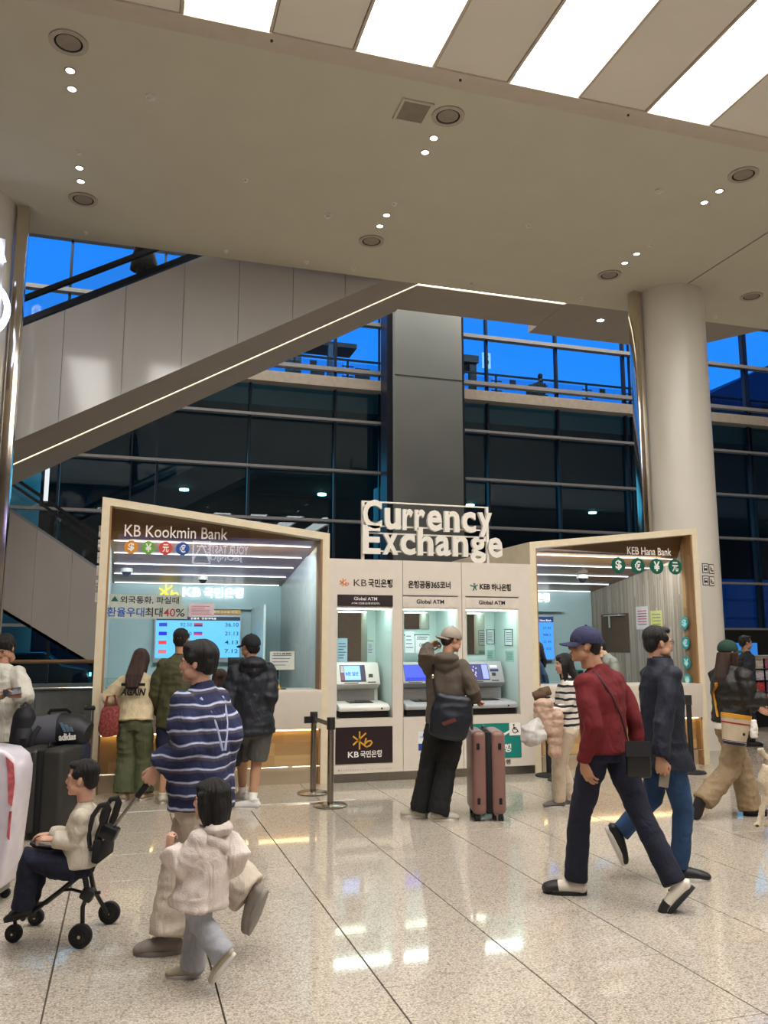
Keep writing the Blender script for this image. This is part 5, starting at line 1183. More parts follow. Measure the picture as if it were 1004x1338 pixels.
drape('strap', jk, [ad_(777, 876, 5.5), ad_(797, 908, 5.5), ad_(815, 940, 5.5), ad_(826, 968, 5.45)], .007, mat('strap_maroon', '2a1016', .7), t)
b = MB(); b.prism([(-.076, -.034, .0), (.076, -.034, .0), (.076, -.034, .095), (-.076, -.034, .095)], (0, .004, 0)); b.xf(Matrix.Translation(c) @ Matrix.Rotation(math.radians(-25), 4, 'Z')); b.build('flap', mat('flap_black', '1e1e22', .5), t)
# 2 man in the navy jacket
p = Person('man in navy jacket and blue jeans with glasses walking right beside the man in red', 6.0, 1.73, (861, 840), (863, 866), (868, 978), 8,
    {1: dict(a=(888, 1133), toe=-5), -1: dict(a=(811, 1087), off=.12, flat=False, t=(821, 1134), tip=14)},
    {1: dict(w=(862, 994), off=-.28, e=(853, 940), dir=-ZUP + heading(0) * .12, curl=48, back=heading(250), thumb=heading(0)), -1: dict(w=(858, 985), off=.25, e=(858, 940))}, look=5, skin='c29476')
p.top(fabric('jacket_navy', '0e1428', .7), 'jacket', hem=.13, w=(.155, .15), chest=(.16, .14), hemw=(.185, .21), sleeve=(.078, .066, .056), collar=.085, wr=.009, seed=4)
p.trousers(folds(mat('denim', '24466e', .8, noise_amt=.12, scale=9, bump=.3, bscale=250)), r=(.095, .068, .062)); p.shoes(mat('runner_black', '17181b', .5), M_sole_w, .28); p.hair('short'); p.glasses()
b = MB(); b.tube([p.neck - ZUP * .05, p.neck + ZUP * .045], [(.085, .08), (.078, .075)], 20, side=p.r); b.build('collar', fabric('jacket_navy', '0e1428', .7), p.o, smooth=True)
hm = p.arm[1][3]['M']; c = hm @ Vector((.01, .12, -.035)); t = thing('phone', 'smartphone held low by the man in the navy jacket', 'phone', c)
MB().box(-.036, .036, -.005, .005, -.075, .075).xf(Matrix.Translation(c) @ Matrix.Rotation(math.radians(-17 + 12), 4, 'Z') @ Matrix.Rotation(.2, 4, 'Y')).build('body', mat('phone_tan', '8f8474', .3), t, .006); MB().cyl((.015, -.006, .05), .009, .003, 12, (0, -1, 0)).cyl((-.008, -.006, .05), .009, .003, 12, (0, -1, 0)).xf(Matrix.Translation(c) @ Matrix.Rotation(math.radians(-5), 4, 'Z')).build('lens', M_black, t)
# 3 person in the striped sweater
ps = Person('dark-haired person in blue and white striped sweater and cream trousers pulling the stroller', 4.74, 1.67, (258, 866), (264, 898), (262, 1022), 150,
    {1: dict(a=(222, 1224), toe=185), -1: dict(a=(327, 1168), off=-.12, flat=False, t=(320, 1216), tip=16)},
    {-1: dict(w=(207, 1003), off=-.12, e=(222, 972), dir=heading(200) * .5 - ZUP * .7, curl=70, thumb=heading(180), back=heading(270)), 1: dict(w=(286, 1003), off=.1, e=(290, 965), fit=1.04, curl=40)}, look=178, female=True, skin='cf9f88')
M_str = stripe_mat('striped_knit', '20264a', '4a434c', 'b4bcd8', 15.0)
jk = ps.top(M_str, 'sweater', hem=.13, w=(.20, .165), chest=(.185, .145), hemw=(.20, .17), sleeve=(.085, .092, .085), wr=.014, seed=3, wf=6)
M_cream = fabric('cream_twill', 'c9bcac', .9)
ps.trousers(M_cream, r=(.115, .105, .11), length=.99, waist=(.165, .14), wr=.01); ps.shoes(mat('shoe_greybrown', '8a8078', .6), M_sole_g, .26); ps.hair('thick')
for q_ in (-1, 1): drape('chest_line', jk, [ps.neck + ps.r * .085 * q_ - ZUP * .05, ps.neck + ps.r * .01 * q_ - ZUP * .33], .007, mat('pale_blue_stripe', 'aab4d0', .9), ps.o, d=ps.h, off=.002)
# 4 small girl
p = Person('small girl with black bob hair in a cream hooded top and pale jeans, walking left', 4.25, 1.04, (276, 1046), (277, 1080), (266, 1146), 150,
    {1: dict(a=(252, 1262), toe=178, fs=1.0), -1: dict(a=(291, 1246), off=-.08, flat=False, t=(280, 1272), tip=16)},
    {-1: dict(w=(222, 1108), off=-.06, e=(238, 1142), fit=1.6, curl=55, dir=ZUP), 1: dict(w=(296, 1140), off=.06, fit=1.02, curl=50)}, look=172, child=True, female=True, skin='d6a890', neck_off=0)
M_hoodie = fabric('hoodie_cream', 'd8cbc2', .95, .3)
p.top(M_hoodie, 'hooded_top', hem=.20, w=(.215, .18), chest=(.18, .15), hemw=(.26, .21), sleeve=(.085, .105, .085), wr=.02, wf=9, hood=True, seed=6)
p.trousers(folds(mat('jeans_pale', 'a2a4aa', .85, noise_amt=.08, scale=9)), r=(.115, .09, .095), length=1.03, wr=.012); p.shoes(mat('shoe_beige', 'b0a590', .6), M_sole_w, .30); p.hair('bob')
# 5 boy in the stroller
pb = Person('small boy in white sweater and dark trousers sitting in the stroller', 4.72, 1.0, (107, 1017), (111, 1053), (104, 1128), 186,
    {-1: dict(a=(30, 1186), off=-.08, flat=False, t=(14, 1202), tip=30, bend=ZUP, fs=.95), 1: dict(a=(36, 1178), off=.10, flat=False, t=(20, 1196), tip=30, bend=ZUP)},
    {-1: dict(w=(70, 1097), off=-.10, e=(102, 1102), dir=heading(180) + ZUP * .15, curl=30, back=ZUP + heading(270) * .3, thumb=heading(90), hs=1.15), 1: dict(w=(66, 1090), off=.05, e=(86, 1096), dir=heading(182), curl=30, back=ZUP, thumb=heading(270), hs=1.15)}, look=184, child=True, skin='d0a088')
pb.top(fabric('sweater_white', 'cfc6b4', .95), 'sweater', hem=.02, w=(.19, .16), chest=(.17, .145), sleeve=(.095, .085, .062), wr=.012, seed=8)
pb.trousers(fabric('trouser_navy', '10142a', .9), r=(.125, .115, .09), length=1.0, wr=.014); pb.shoes(mat('shoe_dark', '22201f', .6), M_sole_k, .27); pb.hair('short')
# stroller
st = thing('stroller', 'compact black folding stroller with four small wheels carrying the boy', 'stroller', az(90, 1235)); DS = 4.72
def Q(x, y, off=0): return ad_(x, y, DS + off)
def wheel(px_, py_, r, off, w_=.035):
    g = az(px_, py_ + 0); 
    c = ad_(px_, py_, DS + off); c.z = r
    b = MB().cyl(c - FH * w_ / 2, r, w_, 28, FH).build('wheel', M_rub, st, .008, smooth=False); MB().cyl(c - FH * (w_ / 2 + .006), r * .5, w_ + .012, 20, FH).build('hub', M_black, b, .003); MB().cyl(c - FH * (w_ / 2 + .01), r * .14, w_ + .02, 12, FH).build('axle', M_chrome, b)
    return c
ground_off = lambda x, y: az(x, y).dot(FH) - DS
w1 = wheel(105, 1224, .062, ground_off(105, 1239)); w2 = wheel(143, 1193, .062, ground_off(143, 1207)); w3 = wheel(18, 1220, .046, ground_off(18, 1231)); w4 = wheel(47, 1199, .046, ground_off(47, 1209))
nr = w1.dot(FH) - DS; fr = w2.dot(FH) - DS; nf = w3.dot(FH) - DS; ff = w4.dot(FH) - DS
M_sf = mat('stroller_frame', '1d1b1b', .45)
def tb(name, pts, r=.012, m=M_sf, par=st): return MB().tube(pts, [r] * len(pts), 10).build(name, m, par, smooth=True)
hubN, hubF = Q(115, 1168, nr * .75), Q(122, 1160, fr * .7)
tb('rear_leg', [w1 + ZUP * .0 + FH * .03, Q(108, 1185, nr * .85), hubN]); tb('rear_leg', [w2 - FH * .03, Q(128, 1172, fr * .85), hubF])
MB().box(-.035, .035, -.025, .025, -.035, .03).xf(Matrix.Translation(hubN) @ Matrix.Rotation(-PSI, 4, 'Z') @ Matrix.Rotation(.5, 4, 'Y')).build('hinge', M_sf, st, .012)
tb('upright', [hubN, Q(110, 1140, nr * .6), Q(123, 1108, nr * .55)], .016); tb('upright', [hubF, Q(118, 1138, fr * .5), Q(130, 1104, fr * .5)], .014)
tb('front_leg', [Q(108, 1140, nr * .6), Q(80, 1163, nr * .7), Q(45, 1190, nf * .8), w3 + ZUP * .07, w3 + FH * .03]); tb('front_leg', [Q(114, 1136, fr * .5), Q(88, 1158, fr * .5), Q(60, 1180, ff * .8), w4 + ZUP * .07, w4 - FH * .03])
tb('cross_bar', [hubN, hubF], .01); tb('brace', [Q(82, 1163, nr * .65), Q(94, 1162, nr * .6), Q(108, 1166, nr * .7)], .008); tb('brake_lever', [hubN, Q(131, 1166, nr * .6)], .009)
tb('bumper_bar', [Q(117, 1106, nr * .6), Q(85, 1109, nr * .7), Q(50, 1106, nr * .7), Q(42, 1102, 0), Q(48, 1096, fr * .6), Q(85, 1097, fr * .55), Q(122, 1099, fr * .5)], .013)
# seat and looped seat back
MB().prism([Q(123, 1135, nr * .5), Q(70, 1146, nr * .6), Q(72, 1138, fr * .4), Q(126, 1127, fr * .4)], (0, 0, -.02)).build('seat', mat('stroller_fabric', '19191c', .9), st, .008)
lp = [Q(122, 1104, -.0), Q(121, 1085), Q(126, 1064), Q(136, 1050), Q(144, 1048), Q(146, 1054), Q(141, 1070), Q(134, 1088), Q(131, 1104)]
MB().tube([q - FH * .06 for q in lp] + [lp[0] - FH * .06], [(.014, .02)] * 10, 10).build('seat_back_loop', M_sf, st, smooth=True); MB().tube([q + FH * .12 for q in lp] + [lp[0] + FH * .12], [(.014, .02)] * 10, 10).build('seat_back_loop', M_sf, st, smooth=True)
MB().prism([Q(118, 1128, -.1), Q(121, 1098, -.1), Q(131, 1098, -.1), Q(128, 1130, -.1)], FH * .26).build('seat_back', mat('stroller_fabric', '19191c', .9), st, .01)
for q_ in (Q(123, 1108, nr * .55), Q(143, 1087, -.05)): MB().box(-.045, .045, -.04, .04, -.035, .035).xf(Matrix.Translation(q_) @ Matrix.Rotation(-PSI, 4, 'Z') @ Matrix.Rotation(.4, 4, 'Y')).build('joint', M_black, st, .012)
hm = ps.arm[-1][3]['M']; gp = hm @ Vector((0, .085, -.03))
tb('pull_pole', [Q(123, 1108, -.05), Q(143, 1087, -.05), gp.lerp(Q(143, 1087, -.05), .12), gp], .009, M_steel); tb('grip', [gp.lerp(Q(143, 1087, -.05), .3), gp, gp + (gp - Q(143, 1087, -.05)).normalized() * .04], .017, M_rub)
tb('footrest', [Q(30, 1200, -.1), Q(38, 1192, .15)], .014)
# 6 woman with the printed jacket
p = Person('long-haired woman in cream jacket printed AGAIN and green trousers', 8.96, 1.62, (184, 862), (182, 881), (177, 942), 88,
    {-1: dict(a=(161, 1036), toe=100), 1: dict(a=(187, 1035), toe=75)}, {-1: dict(w=(147, 922), off=.22, e=(147, 908), curl=50), 1: dict(w=(203, 905), off=.3, e=(208, 902))}, female=True, pitch=-25, neck_off=.10, head_off=.16, skin='c99a7e', sw=.175)
M_cj = fabric('jacket_cream', 'd2c19c', .85)
jk = p.top(M_cj, 'jacket', hem=.0, w=(.20, .14), chest=(.185, .135), hemw=(.21, .15), sleeve=(.085, .085, .06), slen=1, wr=.008)
pA = p; back = p.chest - p.h * .142 - ZUP * .05
u_ = (p.neck - p.pel).normalized(); o = p.neck - p.h * .165 - u_ * .215 - p.r * .125
text('print', 'AGAIN', o, p.r * .25, u_ * .075 + p.r * .012, M_text_k, jk, .004, bold=.04)
q = o + u_ * .10; MB().prism([q, q + p.r * .25, q + p.r * .25 + u_ * .03, q + u_ * .03], -p.h * .004).build('print_bar', M_text_k, jk)
p.trousers(fabric('green_twill', '565a3e', .85), r=(.115, .10, .105), length=1.0, wr=.009); p.shoes(mat('shoe_tan', 'b9a68c', .6), M_sole_w, .25); p.hair('longer', M_hairb)
c = ad_(143, 941, 8.9); t = thing('shoulder_bag', 'red patterned tote bag on the arm of the woman in the cream jacket', 'bag', c)
b = MB(); b.prism([(-.08, -.06, .13), (.09, -.06, .15), (.10, -.07, -.15), (-.06, -.07, -.17), (-.11, -.06, -.1)], (0, .12, 0)); b.xf(Matrix.Translation(c)); b.build('body', mat('red_print', '8c3a34', .7, noise_amt=.35, scale=45), t, .025)
straps('handle', [c + Vector((-.05, 0, .13)), c + Vector((-.03, .0, .24)), c + Vector((.04, .02, .25)), c + Vector((.07, 0, .14))], .012, mat('red_leather', '7a2c26', .6), t)
# 7 man in olive
p = Person('man in olive jacket and dark shorts standing at the left booth between two others', 8.95, 1.78, (237, 836), (236, 858), (229, 943), 88,
    {-1: dict(a=(212, 1038), toe=110), 1: dict(a=(240, 1037), toe=80)}, {-1: dict(w=(210, 933), off=.18, e=(205, 900)), 1: dict(w=(256, 930), off=.2, e=(263, 900))}, skin='b5876a')
p.top(fabric('olive', '4c4a2e', .8), 'jacket', hem=.05, w=(.185, .13), chest=(.19, .135), sleeve=(.08, .072, .06), wr=.01, seed=9); p.trousers(fabric('shorts_navy', '161a34'), 'shorts', r=(.10, .095, .09), length=.42); p.shoes(mat('shoe_offwhite', 'c2bca6', .6), M_sole_w, .28); p.hair('crop')
# 8 man with black cap
p = Person('man in black hooded jacket, black cap and grey shorts at the left booth', 8.48, 1.77, (327, 845), (329, 866), (331, 950), 108,
    {-1: dict(a=(317, 1036), toe=150), 1: dict(a=(330, 1046), toe=172)}, {-1: dict(w=(303, 938), off=.12, e=(300, 902), curl=50), 1: dict(w=(347, 938), off=.05, e=(353, 903), fit=1.06)}, look=135, skin='b98c6e')
p.top(fabric('jacket_black', '10131f', .6), 'jacket', hem=.06, w=(.20, .15), chest=(.195, .145), hemw=(.205, .155), sleeve=(.088, .08, .062), hood=True, wr=.012, seed=11); p.trousers(fabric('shorts_grey', '55534f'), 'shorts', r=(.105, .1, .1), length=.43)
p.shoes(mat('shoe_white', 'cfccc8', .6), M_sole_w, .29); p.hair('short', under=True); p.cap(fabric('cap_black', '12151b'), 10)
b = MB(); b.tube([p.neck - ZUP * .03, p.neck + ZUP * .012], [.072, .066], 18, side=p.r); b.build('shirt_collar', M_text_w, p.o, smooth=True)
b = MB()
for (h_, kn, an, sp) in p.leg.values(): b.tube([an + ZUP * .0, an + (kn - an) * .22], [.042, .044], 12)
b.build('socks', M_text_w, p.o, smooth=True)
# 9 person hidden behind the striped sweater, with the black backpack
p = Person('dark-haired person in black standing at the counter behind the striped sweater', 8.75, 1.52, (288, 888), (288, 908), (287, 975), 90, {-1: dict(a=(282, 1043), toe=95), 1: dict(a=(292, 1043), toe=80)}, {-1: dict(w=(278, 955), off=.15), 1: dict(w=(301, 950), off=.0, curl=60)}, female=True)
p.top(fabric('top_black', '17141a'), 'top', hem=.1, w=(.16, .12), chest=(.15, .12)); p.trousers(fabric('trouser_black', '141318')); p.shoes(M_black, M_sole_k, .25); p.hair('long', M_hairb)
def soft_pack(lab, c, w_, h_, d_, m, yaw=0, name='backpack', straps_=True, cat='backpack', bev=.05):
    t = thing(name, lab, cat, (c.x, c.y, c.z - h_ / 2)); R = Matrix.Translation(c) @ Matrix.Rotation(yaw, 4, 'Z')
    b = MB().tube([(0, 0, -h_ / 2), (0, 0, -h_ * .42), (0, 0, -.1 * h_), (0, 0, h_ * .3), (0, 0, h_ * .46), (0, 0, h_ * .5)], [(w_ * .40, d_ * .40), (w_ * .5, d_ * .5), (w_ * .52, d_ * .52), (w_ * .45, d_ * .46), (w_ * .28, d_ * .3), (w_ * .1, d_ * .12)], 22, side=Vector((1, 0, 0))).xf(R)
    put('body', b, m, t, .012, 2, .008, 10); MB().tube([(0, -d_ * .5, -h_ * .35), (0, -d_ * .56, -.1 * h_), (0, -d_ * .48, h_ * .08)], [(w_ * .34, .02), (w_ * .38, .04), (w_ * .3, .015)], 18, side=Vector((1, 0, 0))).xf(R).build('front_pocket', m, t, smooth=True)
    if straps_:
        for s_ in (-1, 1): straps('strap', [R @ Vector((s_ * w_ * .2, d_ * .35, h_ * .4)), R @ Vector((s_ * w_ * .25, d_ * .62, h_ * .15)), R @ Vector((s_ * w_ * .3, d_ * .4, -h_ * .4))], .02, M_rub, t)
        straps('grab_handle', [R @ Vector((-.04, d_ * .1, h_ * .47)), R @ Vector((0, d_ * .12, h_ * .56)), R @ Vector((.04, d_ * .1, h_ * .47))], .012, M_rub, t)
    return t
soft_pack('black backpack hanging between the striped sweater and the black-capped man', ad_(304, 968, 8.45), .19, .47, .16, mat('pack_black', '121217', .7), -.2)
# 10 woman at the machine
pw = Person('woman in brown hooded top, backwards beige cap and black trousers standing at the cash machines', 7.98, 1.72, (591, 836), (583, 860), (582, 945), 82,
    {-1: dict(a=(550, 1056), toe=160), 1: dict(a=(573, 1060), toe=12)}, {-1: dict(w=(560, 846), off=.02, e=(554, 866), eoff=-.32, dir=heading(40) + ZUP * .5, curl=45), 1: dict(w=(621, 914), off=.1, e=(615, 892), dir=heading(30) - ZUP * .3, curl=75, back=ZUP + heading(0) * .5)}, look=25, pitch=-10, female=True, skin='c08f74', sw=.18)
wj = pw.top(fabric('hoodie_brown', '5a5046', .9), 'hooded_top', hem=-.0, w=(.185, .135), chest=(.185, .135), hemw=(.18, .14), sleeve=(.082, .07, .055), hood=True, wr=.009, seed=13)
pw.trousers(fabric('trouser_black2', '101012', .85), r=(.11, .088, .095), length=1.03, wr=.008); pw.shoes(mat('shoe_cream2', 'bdb6a2', .6), M_sole_w, .27); pw.hair('short', M_hairb, under=True); pw.cap(fabric('cap_beige', 'a3988a'), 165)
c = ad_(589, 937, 7.80); t = thing('shoulder_bag', 'large black shoulder bag on the back of the woman at the cash machines', 'bag', c)
b = MB().tube([(0, 0, -.2), (0, 0, -.17), (0, 0, 0), (0, 0, .17), (0, 0, .2)], [(.13, .04), (.17, .07), (.19, .08), (.165, .055), (.14, .02)], 22, side=Vector((1, 0, 0))).xf(Matrix.Translation(c) @ Matrix.Rotation(-PSI, 4, 'Z') @ Matrix.Rotation(.18, 4, 'Y'))
put('body', b, mat('bag_nylon', '121520', .45), t, .012, 2, .012, 9); MB().prism([(-.07, -.088, -.07), (.05, -.088, -.03), (.03, -.088, .0), (-.09, -.088, -.04)], (0, .004, 0)).xf(Matrix.Translation(c) @ Matrix.Rotation(-PSI, 4, 'Z')).build('brown_patch', mat('patch_rust', '5a2c1e', .6), t)
drape('strap', wj, [ad_(566, 868, 7.9), ad_(567, 890, 7.9), ad_(571, 914, 7.85)], .014, M_rub, t); MB().ell(ad_(566, 884, 7.80), (.014, .008, .02)).build('buckle', M_chrome, t)
# suitcases
def suitcase(lab, c, w_, d_, h_, yaw, m, pole_top=None, ribs=False, corner=.05, name='suitcase', studs=True):
    """upright case, centre line at c (on the floor), wide face towards local -y"""
    t = thing(name, lab, 'suitcase', (c.x, c.y, 0)); R = Matrix.Translation((c.x, c.y, 0)) @ Matrix.Rotation(yaw, 4, 'Z'); z0 = .055
    g = .018
    MB().box(-w_ / 2, -g, -d_ / 2, d_ / 2, z0, h_).xf(R).build('shell', m, t, corner, seg=4); MB().box(g, w_ / 2, -d_ / 2, d_ / 2, z0, h_).xf(R).build('shell', m, t, corner, seg=4)
    MB().box(-g - .01, g + .01, -d_ / 2 + .012, d_ / 2 - .012, z0 + .012, h_ - .012).xf(R).build('zip_band', M_dark, t, .01)
    if studs:
        for sx in (-w_ * .32, w_ * .32):
            for z in (z0 + .12 * h_ + .03, h_ * .83): MB().box(sx - .014, sx + .014, -d_ / 2 - .012, -d_ / 2 + .004, z - .028, z + .028).xf(R).build('side_foot', M_dark, t, .006)
    for sx in (-w_ / 2 + .05, w_ / 2 - .05):
        for sy in (-d_ / 2 + .05, d_ / 2 - .05):
            wq = MB().cyl((sx - .022, sy, .028), .028, .018, 18, (1, 0, 0)).cyl((sx + .004, sy, .028), .028, .018, 18, (1, 0, 0)).xf(R).build('wheel', M_rub, t); MB().box(sx - .018, sx + .018, sy - .02, sy + .02, .03, .07).xf(R).build('caster_housing', M_black, wq, .006)
    MB().tube([(g * 0 - .015, -.07, h_), (g * 0 - .015, -.06, h_ + .022), (g * 0 - .015, .06, h_ + .022), (g * 0 - .015, .07, h_)], [.01] * 4, 8).xf(R).build('carry_handle', M_black, t, smooth=True)
    if pole_top:
        top = pole_top
        for sx in (-.5, .5):
            a_ = R @ Vector((-w_ / 2 + .03, sx * .10, h_ - .02)); b_ = Vector((a_.x, a_.y, top)); MB().tube([a_, b_], [.008, .008], 8).build('pole', M_steel, t, smooth=True)
        a_ = R @ Vector((-w_ / 2 + .03, -.07, top)); b_ = R @ Vector((-w_ / 2 + .03, .07, top)); MB().tube([a_, b_], [.014, .014], 10).build('grip', M_rub, t, smooth=True)
    return t
M_pink = mat('case_pink', '86625b', .38, noise_amt=.02)
g = az(638, 1071); suitcase('tall dusty pink suitcase beside the woman at the cash machines', g + FH * .12, .31, .46, .80, -PSI + .03, M_pink, pole_top=1.02)
# 11 woman with the quilted coat
p = Person('woman in black and white striped sweater, partly behind the man in red', 8.44, 1.53, (737, 868), (742, 887), (741, 950), 184,
    {-1: dict(a=(731, 1045), toe=182), 1: dict(a=(746, 1043), toe=182)}, {-1: dict(w=(721, 930), off=-.16, e=(742, 928), curl=50, dir=heading(180)), 1: dict(w=(716, 918), off=.12, e=(735, 925), curl=50)}, female=True, skin='cf9f86')
p.top(stripe_mat('bw_stripes', 'd8d0c8', '17171a', '17171a', 16.0), 'sweater', hem=.02, w=(.15, .13), chest=(.15, .125), sleeve=(.068, .062, .05)); p.trousers(fabric('cream2', 'd0c0aa'), r=(.10, .072, .075), length=1.0); p.shoes(mat('shoe_taupe', '6c6864', .6), M_sole_w, .25); p.hair('long', M_hair)
c = ad_(717, 940, 8.15); t = thing('quilted_coat', 'pale pink quilted coat carried over the arm of the woman in stripes', 'coat', c); M_q = mat('quilt_pink', 'c0a08c', .6)
def quilt(pts, rr, name):
    b = MB(); P = [ad_(x, y, 8.15 + o_) for x, y, o_ in pts]
    for i in range(len(P) - 1):
        for j in range(2): q_ = P[i].lerp(P[i + 1], (j + .5) / 2); r_ = rr[i]; b.ell(q_, (r_[0], r_[1], r_[2]), rot=Matrix.Rotation(-PSI, 3, 'Z'))
    put(name, b, M_q, t, .011, 1, .012, 22)
quilt([(711, 916, 0), (711, 932, 0), (712, 948, 0), (716, 958, 0)], [(.095, .07, .055), (.1, .075, .055), (.09, .065, .05)], 'body'); quilt([(728, 930, -.02), (727, 950, -.02), (724, 972, 0), (725, 986, 0)], [(.065, .05, .07), (.075, .05, .07), (.06, .045, .06)], 'sleeve')
c = ad_(708, 906, 8.2); t = thing('fur_pouch', 'small brown furry roll bag on top of the quilted coat', 'bag', c); put('body', MB().tube([c - RT * .08 - ZUP * .03, c, c + RT * .08 + ZUP * .03], [.04, .05, .04], 14), mat('fur', '6a5444', .95, bump=.8, bscale=150), t, .01, 1, .01, 25)
c = ad_(699, 958, 8.12); t = thing('plastic_bag', 'white plastic bag carried by the woman with the quilted coat', 'bag', c)
b = MB().tube([ad_(709, 938, 8.12), ad_(704, 946, 8.12), ad_(698, 956, 8.12), ad_(697, 966, 8.12), ad_(700, 973, 8.12)], [(.03, .02), (.07, .05), (.12, .07), (.12, .07), (.06, .04)], 18, side=RT); put('body', b, mat('plastic_white', 'c8c4c0', .35), t, .011, 1, .018, 14)
# 12, 13 staff behind the right booth glass
p = Person('bank clerk in blue top behind the right booth glass, beside the rate screen', 12.35, 1.62, (701, 849), (700, 863), (699, 912), 200, {-1: dict(a=(694, 972)), 1: dict(a=(702, 972))}, {-1: dict(w=(700, 905), off=-.15), 1: dict(w=(692, 905), off=-.1)}, female=True)
p.top(fabric('clerk_blue', '24405c'), 'blouse', hem=.05, sleeve=(.06, .05, .045)); p.trousers(fabric('clerk_skirt', '1a2030')); p.shoes(M_black, M_sole_k, .25); p.hair('long')
p = Person('person in grey top behind the right booth counter, half hidden by the man in red', 12.2, 1.62, (783, 846), (793, 857), (806, 902), 190, {-1: dict(a=(800, 972)), 1: dict(a=(810, 972))}, {-1: dict(w=(790, 895), off=-.2), 1: dict(w=(788, 893), off=.1)}, skin='d0a184')
p.top(fabric('grey_top', '8f8a80'), 'top', hem=.05, w=(.17, .14), chest=(.18, .14)); p.trousers(fabric('staff_trousers', '22242c')); p.shoes(M_black, M_sole_k, .26); p.hair('short')
# 14 woman with green cap
pg = Person('woman in black jacket, dark green cap and khaki trousers at the right edge', 8.1, 1.62, (953, 852), (954, 873), (956, 946), 28,
    {1: dict(a=(921, 1045), off=-.08, flat=False, t=(913, 1068), tip=10), -1: dict(a=(980, 1054), toe=0)},
    {1: dict(w=(1001, 914), off=-.14, e=(981, 926), dir=heading(0) + ZUP * .1, curl=35), -1: dict(w=(992, 925), off=.25, e=(970, 925))}, look=10, female=True, skin='c0927a', sw=.175)
gj = pg.top(fabric('bomber_black', '15120f', .55), 'jacket', hem=-.01, w=(.20, .15), chest=(.20, .15), hemw=(.17, .135), sleeve=(.10, .095, .06), wr=.014, seed=17)
b = MB(); b.tube([pg.pel - pg.ax_ * .05, pg.pel + pg.ax_ * .05], [(.175, .14), (.17, .135)], 24, side=pg.r); put('shirt_hem', b, M_text_w, pg.o, .012, 1, .004)
pg.trousers(fabric('khaki', '9a8568', .85), r=(.115, .10, .105), length=1.03, wr=.012); pg.shoes(mat('shoe_brownblack', '26201c', .5), M_sole_k, .27); pg.hair('longer', mat('hair_auburn', '40261a', .45, noise_amt=.3, scale=3, bump=.6, bscale=90, stretch=(8, 8, .6)), under=True); pg.cap(fabric('cap_green', '17382c'), 0)
c = ad_(961, 953, 7.82); R = Matrix.Translation(c) @ Matrix.Rotation(-PSI, 4, 'Z') @ Matrix.Rotation(.14, 4, 'Y'); t = thing('bucket_bag', 'cream bucket bag with yellow rim, red line and blue base on a yellow strap', 'bag', c)
EL = Vector((1, 0, 0))
MB().tube([(0, 0, -.11), (0, 0, .10)], [(.105, .07), (.135, .08)], 26, side=EL).xf(R).build('body', mat('canvas_cream', 'bfae94', .8, bump=.3, bscale=300), t); MB().tube([(0, 0, .10), (0, 0, .135)], [(.137, .082), (.138, .083)], 26, side=EL).xf(R).build('rim', mat('bag_yellow', 'c98f1e', .6), t)
MB().tube([(0, 0, .048), (0, 0, .062)], [(.128, .079), (.13, .08)], 26, side=EL).xf(R).build('red_line', mat('bag_red', '9c2028', .6), t); MB().tube([(0, 0, -.135), (0, 0, -.10)], [(.095, .06), (.108, .072)], 26, side=EL).xf(R).build('base', mat('bag_blue', '14204c', .6), t)
MB().ell((.05, -.078, -.03), (.012, .004, .014)).xf(R).build('emblem', M_black, t); drape('strap', gj, [ad_(936, 892, 8.0), ad_(940, 912, 8.0), ad_(945, 938, 7.95)], .017, mat('bag_yellow', 'c98f1e', .6), t)
c = ad_(985, 953, 7.8); t = thing('tissue_pack', 'white folded cloth sticking out beside the bucket bag', 'cloth', c); put('body', MB().tube([c + ZUP * .08, c, c - ZUP * .07], [(.03, .02), (.038, .025), (.03, .02)], 12, side=RT), M_text_w, t, .008, 1, .01, 25)
# 15 man at the left edge with phone
pm = Person('man in white sweatshirt looking down at his phone at the left edge', 8.0, 1.72, (6, 847), (3, 869), (-2, 962), 262,
    {-1: dict(a=(8, 1060), toe=270), 1: dict(a=(-18, 1060), toe=255)}, {-1: dict(w=(24, 909), off=-.30, e=(30, 912), eoff=-.05, dir=heading(190), curl=50, back=DOWN + heading(270) * .6, thumb=ZUP), 1: dict(w=(-10, 911), off=-.3, e=(-26, 912), dir=heading(0), curl=40, back=DOWN + heading(270) * .6, thumb=ZUP)}, pitch=-32, skin='b98a70')
pm.top(fabric('sweatshirt_white', 'd0ccc0', .9), 'sweatshirt', hem=.05, w=(.18, .13), chest=(.185, .135), sleeve=(.085, .085, .055), wr=.012, seed=19); pm.trousers(fabric('trouser_charcoal', '222226')); pm.shoes(M_black, M_sole_k, .27); pm.hair('thick')
c = ad_(16, 904, 7.66); t = thing('phone', 'dark smartphone in the hands of the man in the white sweatshirt', 'phone', c); MB().box(-.075, .075, -.005, .005, -.036, .036).xf(Matrix.Translation(c) @ Matrix.Rotation(-.6, 4, 'X') @ Matrix.Rotation(-.2, 4, 'Y')).build('body', mat('phone_dark', '2a2c34', .25), t, .006); MB().cyl((.055, -.006, .02), .01, .003, 12, (0, -1, 0)).xf(Matrix.Translation(c) @ Matrix.Rotation(-.6, 4, 'X')).build('lens', M_black, t)
